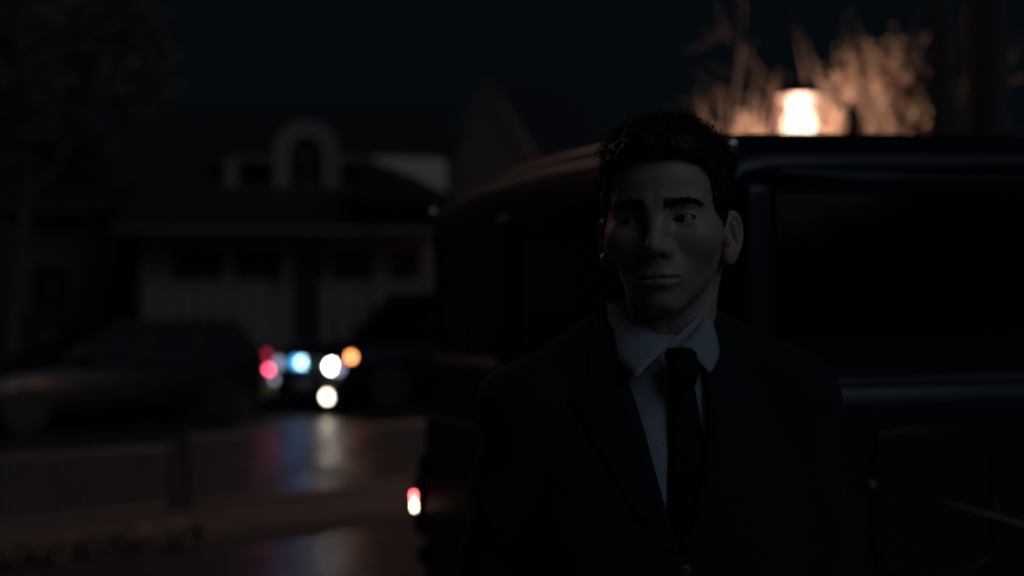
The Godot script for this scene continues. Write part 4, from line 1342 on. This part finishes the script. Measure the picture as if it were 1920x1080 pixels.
func trouser_field(p: Vector3) -> float:
	var q := Vector3(absf(p.x), p.y, p.z)
	var d := ell(q, Vector3(0, 0.93, -0.005), Vector3(0.158, 0.13, 0.105))
	d = smn(d, cap(q, Vector3(0.085, 0.86, 0), Vector3(0.105, 0.48, 0.005), 0.088, 0.065), 0.03)
	d = smn(d, cap(q, Vector3(0.105, 0.48, 0.005), Vector3(0.115, 0.10, -0.02), 0.064, 0.060), 0.03)
	d += 0.003 * sin(p.y * 40.0 + 4.0 * noise.get_noise_3dv(p * 200.0)) * smoothstep(0.35, 0.1, p.y)
	return smx(d, 0.055 - p.y, 0.01)

func body_field(p: Vector3) -> float:
	var q := Vector3(absf(p.x), p.y, p.z)
	var d := ell(q, Vector3(0, 1.29, -0.01), Vector3(0.14, 0.2, 0.085))
	d = smn(d, ell(q, Vector3(0, 1.0, -0.01), Vector3(0.13, 0.2, 0.085)), 0.08)
	d = smn(d, cap(q, Vector3(0, 1.40, -0.03), Vector3(0, 1.50, -0.035), 0.07, 0.05), 0.05)
	d = smn(d, cap(q, Vector3(0.15, 1.42, -0.015), Vector3(0.213, 1.17, -0.035), 0.042, 0.036), 0.04)
	d = smn(d, cap(q, Vector3(0.213, 1.17, -0.035), Vector3(0.236, 0.885, 0.03), 0.035, 0.024), 0.02)
	d = smn(d, cap(q, Vector3(0.085, 0.9, 0), Vector3(0.105, 0.48, 0), 0.07, 0.045), 0.04)
	d = smn(d, cap(q, Vector3(0.105, 0.48, 0), Vector3(0.115, 0.09, -0.025), 0.045, 0.03), 0.03)
	return d

# relaxed hand, wrist at the origin, fingers down, palm towards -x, thumb forward
func hand_field(p: Vector3) -> float:
	var d := cap(p, Vector3(0, 0.03, 0), Vector3(0, -0.02, 0), 0.024, 0.022)
	d = smn(d, ell(p, Vector3(0, -0.055, 0.002), Vector3(0.016, 0.05, 0.042)), 0.02)
	for i in 4:
		var z := 0.028 - 0.019 * i
		var l: float = [0.9, 1.0, 0.94, 0.76][i]
		var a := Vector3(0.0, -0.092, z)
		var b := a + Vector3(-0.008, -0.040 * l, 0.001)
		var c := b + Vector3(-0.016, -0.022 * l, 0)
		var e := c + Vector3(-0.015, -0.013 * l, 0)
		d = smn(d, minf(cap(p, a, b, 0.0092, 0.0085), minf(cap(p, b, c, 0.0085, 0.0078), cap(p, c, e, 0.0078, 0.0068))), 0.005)
	d = smn(d, cap(p, Vector3(-0.004, -0.03, 0.03), Vector3(-0.014, -0.066, 0.052), 0.013, 0.010), 0.012)
	d = smn(d, cap(p, Vector3(-0.014, -0.066, 0.052), Vector3(-0.020, -0.094, 0.050), 0.0098, 0.008), 0.005)
	return d

func sheet(rows: Array, thick: float) -> ArrayMesh:
	# rows of points; a closed sheet of the given thickness along its own normals
	var st := new_st()
	st.set_smooth_group(0)
	var nr := rows.size()
	var nc: int = rows[0].size()
	var back := []
	for i in nr:
		var r := []
		for j in nc:
			var du: Vector3 = rows[mini(i + 1, nr - 1)][j] - rows[maxi(i - 1, 0)][j]
			var dv: Vector3 = rows[i][mini(j + 1, nc - 1)] - rows[i][maxi(j - 1, 0)]
			r.append(rows[i][j] + du.cross(dv).normalized() * thick)
		back.append(r)
	for i in nr - 1:
		for j in nc - 1:
			quad(st, rows[i][j], rows[i + 1][j], rows[i + 1][j + 1], rows[i][j + 1])
			quad(st, back[i][j], back[i][j + 1], back[i + 1][j + 1], back[i + 1][j])
	for i in nr - 1:
		quad(st, rows[i][0], back[i][0], back[i + 1][0], rows[i + 1][0])
		quad(st, rows[i][nc - 1], rows[i + 1][nc - 1], back[i + 1][nc - 1], back[i][nc - 1])
	for j in nc - 1:
		quad(st, rows[0][j], rows[0][j + 1], back[0][j + 1], back[0][j])
		quad(st, rows[nr - 1][j], back[nr - 1][j], back[nr - 1][j + 1], rows[nr - 1][j + 1])
	return done(st)

func front_z(f: Callable, x: float, y: float) -> float:
	var z := 0.22
	for i in 40:
		var d: float = f.call(Vector3(x, y, z))
		if d < 0.0005 or z < -0.1:
			break
		z -= maxf(d * 0.8, 0.0006)
	return z

func bez(a: Vector3, b: Vector3, c: Vector3, t: float) -> Vector3:
	return a.lerp(b, t).lerp(b.lerp(c, t), t)

func person() -> void:
	var man := thing("person", "man in dark suit, pale shirt and black tie, looking off to the left", "person", Vector3(0.184, 0, -1.72), deg_to_rad(5.0))
	var hx := Transform3D(Basis(Vector3.UP, deg_to_rad(-20.0)) * Basis(Vector3.BACK, deg_to_rad(1.8)) * Basis(Vector3.RIGHT, deg_to_rad(-1.0)), Vector3(0.008, 1.672, 0.0))
	# body: head and neck, hands, and the rest under the clothes, in one mesh
	var b := bag()
	nets(head_field, Vector3(-0.1, -0.20, -0.125), Vector3(0.1, 0.13, 0.125), 0.0026, b, hx, skin_tint)
	nets(body_field, Vector3(-0.3, 0.04, -0.14), Vector3(0.3, 1.54, 0.12), 0.016, b, Transform3D(), func(_p): return Color(0.36, 0.235, 0.175))
	for s in [-1.0, 1.0]:
		var hb := Basis(Vector3(1, 0, 0), Vector3.UP, Vector3(0, 0, 1))
		var hf := func(p: Vector3) -> float: return hand_field(Vector3(p.x * s, p.y, p.z))
		nets(hf, Vector3(-0.07, -0.19, -0.06), Vector3(0.07, 0.06, 0.08), 0.005, b, Transform3D(hb, Vector3(0.238 * s, 0.875, 0.035)), func(_p): return Color(0.37, 0.23, 0.17))
	obj("body", bag_mesh(b), M.skin, man)
	# eyes
	for s in [-1.0, 1.0]:
		var ev := bag()
		var gaze := Basis(Vector3.UP, deg_to_rad(-28.0)) * Basis(Vector3.RIGHT, deg_to_rad(-1.0))
		var rings := 26
		for i in rings + 1:
			var th := PI * pow(float(i) / rings, 1.4)
			for k in 24:
				var a := TAU * k / 24.0
				var nn := gaze * Vector3(sin(th) * cos(a), sin(th) * sin(a), cos(th))
				ev.v.append(nn * (0.0122 if th > 0.5 else 0.0122 + 0.0004 * (1.0 - th * 2.0)))
				ev.n.append(nn)
				var c := Color(0.36, 0.34, 0.33)
				if th < 0.19: c = Color(0.004, 0.004, 0.004)
				elif th < 0.47: c = Color(0.035, 0.02, 0.012)
				elif th < 0.53: c = Color(0.012, 0.009, 0.008)
				ev.c.append(c)
		for i in rings:
			for k in 24:
				var a := i * 24 + k
				var a2 := i * 24 + (k + 1) % 24
				ev.i.append_array([a, a2, a + 24, a2, a2 + 24, a + 24])
		var eo := obj("eye", bag_mesh(ev), M.eye, man)
		eo.position = hx * Vector3(0.0325 * s, -0.001, 0.0658)
		eo.basis = hx.basis
	# hair: a full dark cap and curls over it
	var hc := bag()
	nets(hair_field, Vector3(-0.1, -0.08, -0.135), Vector3(0.1, 0.145, 0.12), 0.004, hc, hx)
	var roots := 0
	while roots < 7500:
		var d := Vector3(rng.randfn(), rng.randfn() + 0.6, rng.randfn() + 0.1).normalized()
		roots += 1
		var p := surface_on(hair_field, d, Vector3(0, 0.03, -0.01))
		if absf(hair_field(p)) > 0.003:
			continue
		var n := normal_of(hair_field, p)
		if n.dot(d) < 0.15 or (n.y < -0.25 and p.z > 0.02):
			continue
		var top := clampf((p.y - 0.03) / 0.06, 0.0, 1.0)
		var flow := (Vector3(0.35 + 0.3 * sin(p.z * 60.0), 0.1, -0.5 + 0.9 * sin(p.x * 70.0 + p.z * 40.0)) * top + Vector3(0, -1.0, -0.35) * (1.0 - top))
		var t := (flow - n * n.dot(flow)).normalized()
		t = (t + n * rng.randf_range(0.1, 0.55) * (0.25 + top) + Vector3(rng.randfn(), rng.randfn(), rng.randfn()) * 0.3).normalized()
		var at := hx * (p - n * 0.003)
		strands(hc, at, hx.basis * t, hx.basis * n, lerpf(0.009, 0.024, top) * rng.randf_range(0.6, 1.3), 0.0008, lerpf(0.25, 0.75, top), 5)
	for i in 5200:
		var d := Vector3(rng.randfn() * 0.8, rng.randf_range(-0.3, 1.2), rng.randf_range(0.0, 1.0)).normalized()
		var p := surface_on(head_field, d, Vector3(0, 0.02, 0.0))
		var h := hair_field(p)
		if h < -0.001 or h > 0.008 or p.y < 0.045 or rng.randf() > pow(1.0 - maxf(h, 0.0) / 0.008, 1.6):
			continue
		var n := normal_of(head_field, p)
		var t := Vector3(signf(p.x) * 0.25, 0.7, -0.2) if p.y > 0.05 else Vector3(0, -0.4, -0.8)
		t = (t - n * n.dot(t)).normalized()
		t = (t + n * 0.3 + Vector3(rng.randfn(), rng.randfn(), rng.randfn()) * 0.3).normalized()
		strands(hc, hx * (p - n * 0.0005), hx.basis * t, hx.basis * n, rng.randf_range(0.004, 0.010), 0.0004, 0.25, 4)
	obj("hair", bag_mesh(hc), M.hair, man)
	# brows and lashes
	for s in [-1.0, 1.0]:
		var eb := bag()
		for i in 500:
			var f := rng.randf()
			var up := clampf(rng.randfn() * 0.72, -1.7, 1.7)
			var x := lerpf(0.010, 0.0515, f)
			var y := 0.0135 + 0.0085 * sin(PI * pow(f, 1.25) * 0.72) - 0.004 * f * f + up * lerpf(0.0056, 0.0026, f) - 0.001
			var z := 0.14
			for k in 30:
				var d := head_field(Vector3(x, y, z))
				if d < 0.0003: break
				z -= maxf(d * 0.7, 0.0003)
			var p := Vector3(x * s, y, z)
			var n := normal_of(head_field, p)
			var t := Vector3(s * (0.35 + f), 0.75 - 0.95 * f - 0.3 * up, 0.0)
			t = (t - n * n.dot(t)).normalized()
			t = (t + n * 0.25 + Vector3(rng.randfn(), rng.randfn(), rng.randfn()) * 0.12).normalized()
			strands(eb, hx * (p - n * 0.0004), hx.basis * t, hx.basis * n, rng.randf_range(0.005, 0.009), 0.00031, 0.10, 3)
		obj("eyebrow", bag_mesh(eb), M.hair, man)
		var lb := bag()
		for i in 60:
			var f := rng.randf_range(-1.0, 1.0)
			var u := f * 0.0135
			var y := -0.0014 + 0.06 * u + 0.0042 * (1.0 - f * f)
			var z := 0.0655 + sqrt(maxf(0.0138 * 0.0138 - u * u * 0.8 - y * y, 0.0))
			strands(lb, hx * Vector3((0.0325 + u) * s, y, z - 0.0005), hx.basis * Vector3(s * f * 0.5, 0.1 + 0.25 * rng.randf(), 1.0).normalized(), hx.basis * Vector3(0, 1, 0), 0.0065, 0.0003, 0.1, 3)
		obj("eyelash", bag_mesh(lb), M.hair, man)
	# clothes
	var cb := bag()
	nets(coat_field, Vector3(-0.32, 0.74, -0.17), Vector3(0.32, 1.60, 0.15), 0.009, cb)
	var coat := obj("jacket", bag_mesh(cb), M.suit, man)
	var sb := bag()
	nets(shirt_field, Vector3(-0.2, 1.06, -0.13), Vector3(0.2, 1.56, 0.12), 0.008, sb)
	var shirt := obj("shirt", bag_mesh(sb), M.shirt, man)
	var tb := bag()
	nets(trouser_field, Vector3(-0.2, 0.03, -0.13), Vector3(0.2, 1.06, 0.12), 0.012, tb)
	obj("trousers", bag_mesh(tb), M.suit, man)
	for s in [-1.0, 1.0]:
		var shf := func(p: Vector3) -> float:
			var q := Vector3((p.x - 0.12 * s) * (1.0), p.y, p.z)
			var d := smn(ell(q, Vector3(0, 0.045, 0.09), Vector3(0.048, 0.042, 0.12)), ell(q, Vector3(0, 0.05, -0.03), Vector3(0.04, 0.06, 0.06)), 0.03)
			return smx(d, 0.0 - p.y, 0.006)
		var shb := bag()
		nets(shf, Vector3(0.12 * s - 0.08, -0.02, -0.12), Vector3(0.12 * s + 0.08, 0.13, 0.24), 0.01, shb)
		obj("shoe", bag_mesh(shb), M.shoe, man)
	# lapels, draped on the jacket front
	for s in [-1.0, 1.0]:
		var rows := []
		for i in 19:
			var f := i / 18.0
			var y := lerpf(1.555, 1.292, f)
			var xe := 0.0
			for k in vee.size() - 1:
				var a := vee[k]
				var c := vee[k + 1]
				if (c.x < 0.02 and s < 0 and k < 4 or s > 0 and k >= 5) and (a.y - y) * (c.y - y) <= 0.0 and a.y != c.y:
					xe = lerpf(a.x, c.x, (y - a.y) / (c.y - a.y))
			var w := 0.0
			if y > 1.478: w = lerpf(0.052, 0.026, (y - 1.478) / 0.077)
			else: w = lerpf(0.004, 0.082, pow((y - 1.292) / 0.186, 0.75))
			var row := []
			for j in 6:
				var g := j / 5.0
				var x: float = xe + s * (w * g - 0.002)
				var z := front_z(coat_whole, x, y)
				row.append(Vector3(x, y - 0.01 * g, z + 0.0045 + 0.004 * sin(PI * g) * (1.0 - f)))
			if s > 0: row.reverse()
			rows.append(row)
		obj("lapel", sheet(rows, 0.0045), M.suit, coat)
	for y in [1.262, 1.15]:
		var z := front_z(coat_whole, 0.004, y)
		lathe_obj(coat, "button", M.button, [Vector2(0, -0.002), Vector2(0.010, -0.002), Vector2(0.0105, 0.001), Vector2(0.007, 0.0025), Vector2(0, 0.0018)], 18, Transform3D(Basis(Vector3.RIGHT, PI / 2), Vector3(0.004, y, z + 0.004)))
	# raised jacket collar round the back of the neck
	var rows2 := []
	for i in 25:
		var a := lerpf(deg_to_rad(5), deg_to_rad(175), i / 24.0)
		var c := Vector3(cos(a), 0, -sin(a))
		var row := []
		for j in 5:
			var g := j / 4.0
			var rad := 0.0665 + 0.020 * g * g
			row.append(Vector3(c.x * rad * 1.04, 1.574 - 0.046 * g - 0.022 * maxf(0.0, -sin(a)) * 2.0, -0.026 + c.z * rad))
		rows2.append(row)
	obj("coat_collar", sheet(rows2, 0.004), M.suit, coat)
	# shirt collar: band and two leaves
	var band_rows := []
	for i in 33:
		var a := TAU * i / 32.0
		var dip := 0.028 * (1.0 - absf(cos(a))) if sin(a) > 0.0 else 0.0
		var row := []
		for j in 4:
			var g := j / 3.0
			row.append(Vector3(cos(a) * (0.0595 + 0.004 * g), 1.574 - 0.046 * g - dip * 1.75, -0.028 + sin(a) * (0.0615 + 0.006 * g) + dip * 0.55))
		band_rows.append(row)
	var col := obj("collar", sheet(band_rows, 0.003), M.shirt, shirt)
	var leafs := [
		[Vector3(-0.059, 1.571, -0.035), Vector3(-0.062, 1.560, 0.030), Vector3(-0.001, 1.524, 0.068), Vector3(-0.066, 1.535, -0.035), Vector3(-0.070, 1.510, 0.058), Vector3(-0.047, 1.486, 0.094)],
		[Vector3(0.062, 1.573, -0.035), Vector3(0.062, 1.560, 0.030), Vector3(0.010, 1.524, 0.068), Vector3(0.074, 1.538, -0.035), Vector3(0.072, 1.515, 0.055), Vector3(0.040, 1.491, 0.094)],
	]
	for q in leafs:
		var rows3 := []
		for i in 13:
			var t := i / 12.0
			var a := bez(q[0], q[1], q[2], t)
			var c := bez(q[3], q[4], q[5], t)
			var row := []
			for j in 6:
				var g := j / 5.0
				var p := a.lerp(c, g)
				p += Vector3(signf(p.x) * 0.5, 0.2, 0.8).normalized() * 0.003 * sin(PI * g)
				row.append(p)
			if q[0].x > 0: row.reverse()
			rows3.append(row)
		obj("collar_leaf", sheet(rows3, 0.0014), M.shirt, col)
	# tie: knot and blade
	var kst := new_st()
	var kr := []
	for k in [[1.520, 0.014, 0.009], [1.514, 0.0195, 0.012], [1.502, 0.019, 0.0135], [1.488, 0.0155, 0.0125], [1.478, 0.0115, 0.0095]]:
		var ring := []
		for i in 16:
			var a := -TAU * i / 16.0
			ring.append(Vector3(0.006 + (1.527 - k[0]) * 0.1 + cos(a) * k[1], k[0], 0.079 + (1.527 - k[0]) * 0.42 + sin(a) * k[2]))
		kr.append(ring)
	loft(kst, kr)
	var tie := obj("tie", done(kst), M.tie, man)
	var trow := []
	for i in 26:
		var f := i / 25.0
		var y := lerpf(1.492, 1.02, f)
		var w := 0.012 + 0.026 * minf(f * 1.6, 1.0)
		var row := []
		for j in 7:
			var g := j / 6.0 * 2.0 - 1.0
			var x := 0.010 + 0.004 * sin(f * 5.0) + g * w
			var z := front_z(shirt_field, 0.010, y) + 0.007 - 0.004 * g * g + (0.012 * (1.0 - f * 6.0) if f < 0.166 else 0.0)
			row.append(Vector3(x, y, z))
		trow.append(row)
	obj("tie_blade", sheet(trow, 0.003), M.tie, tie)
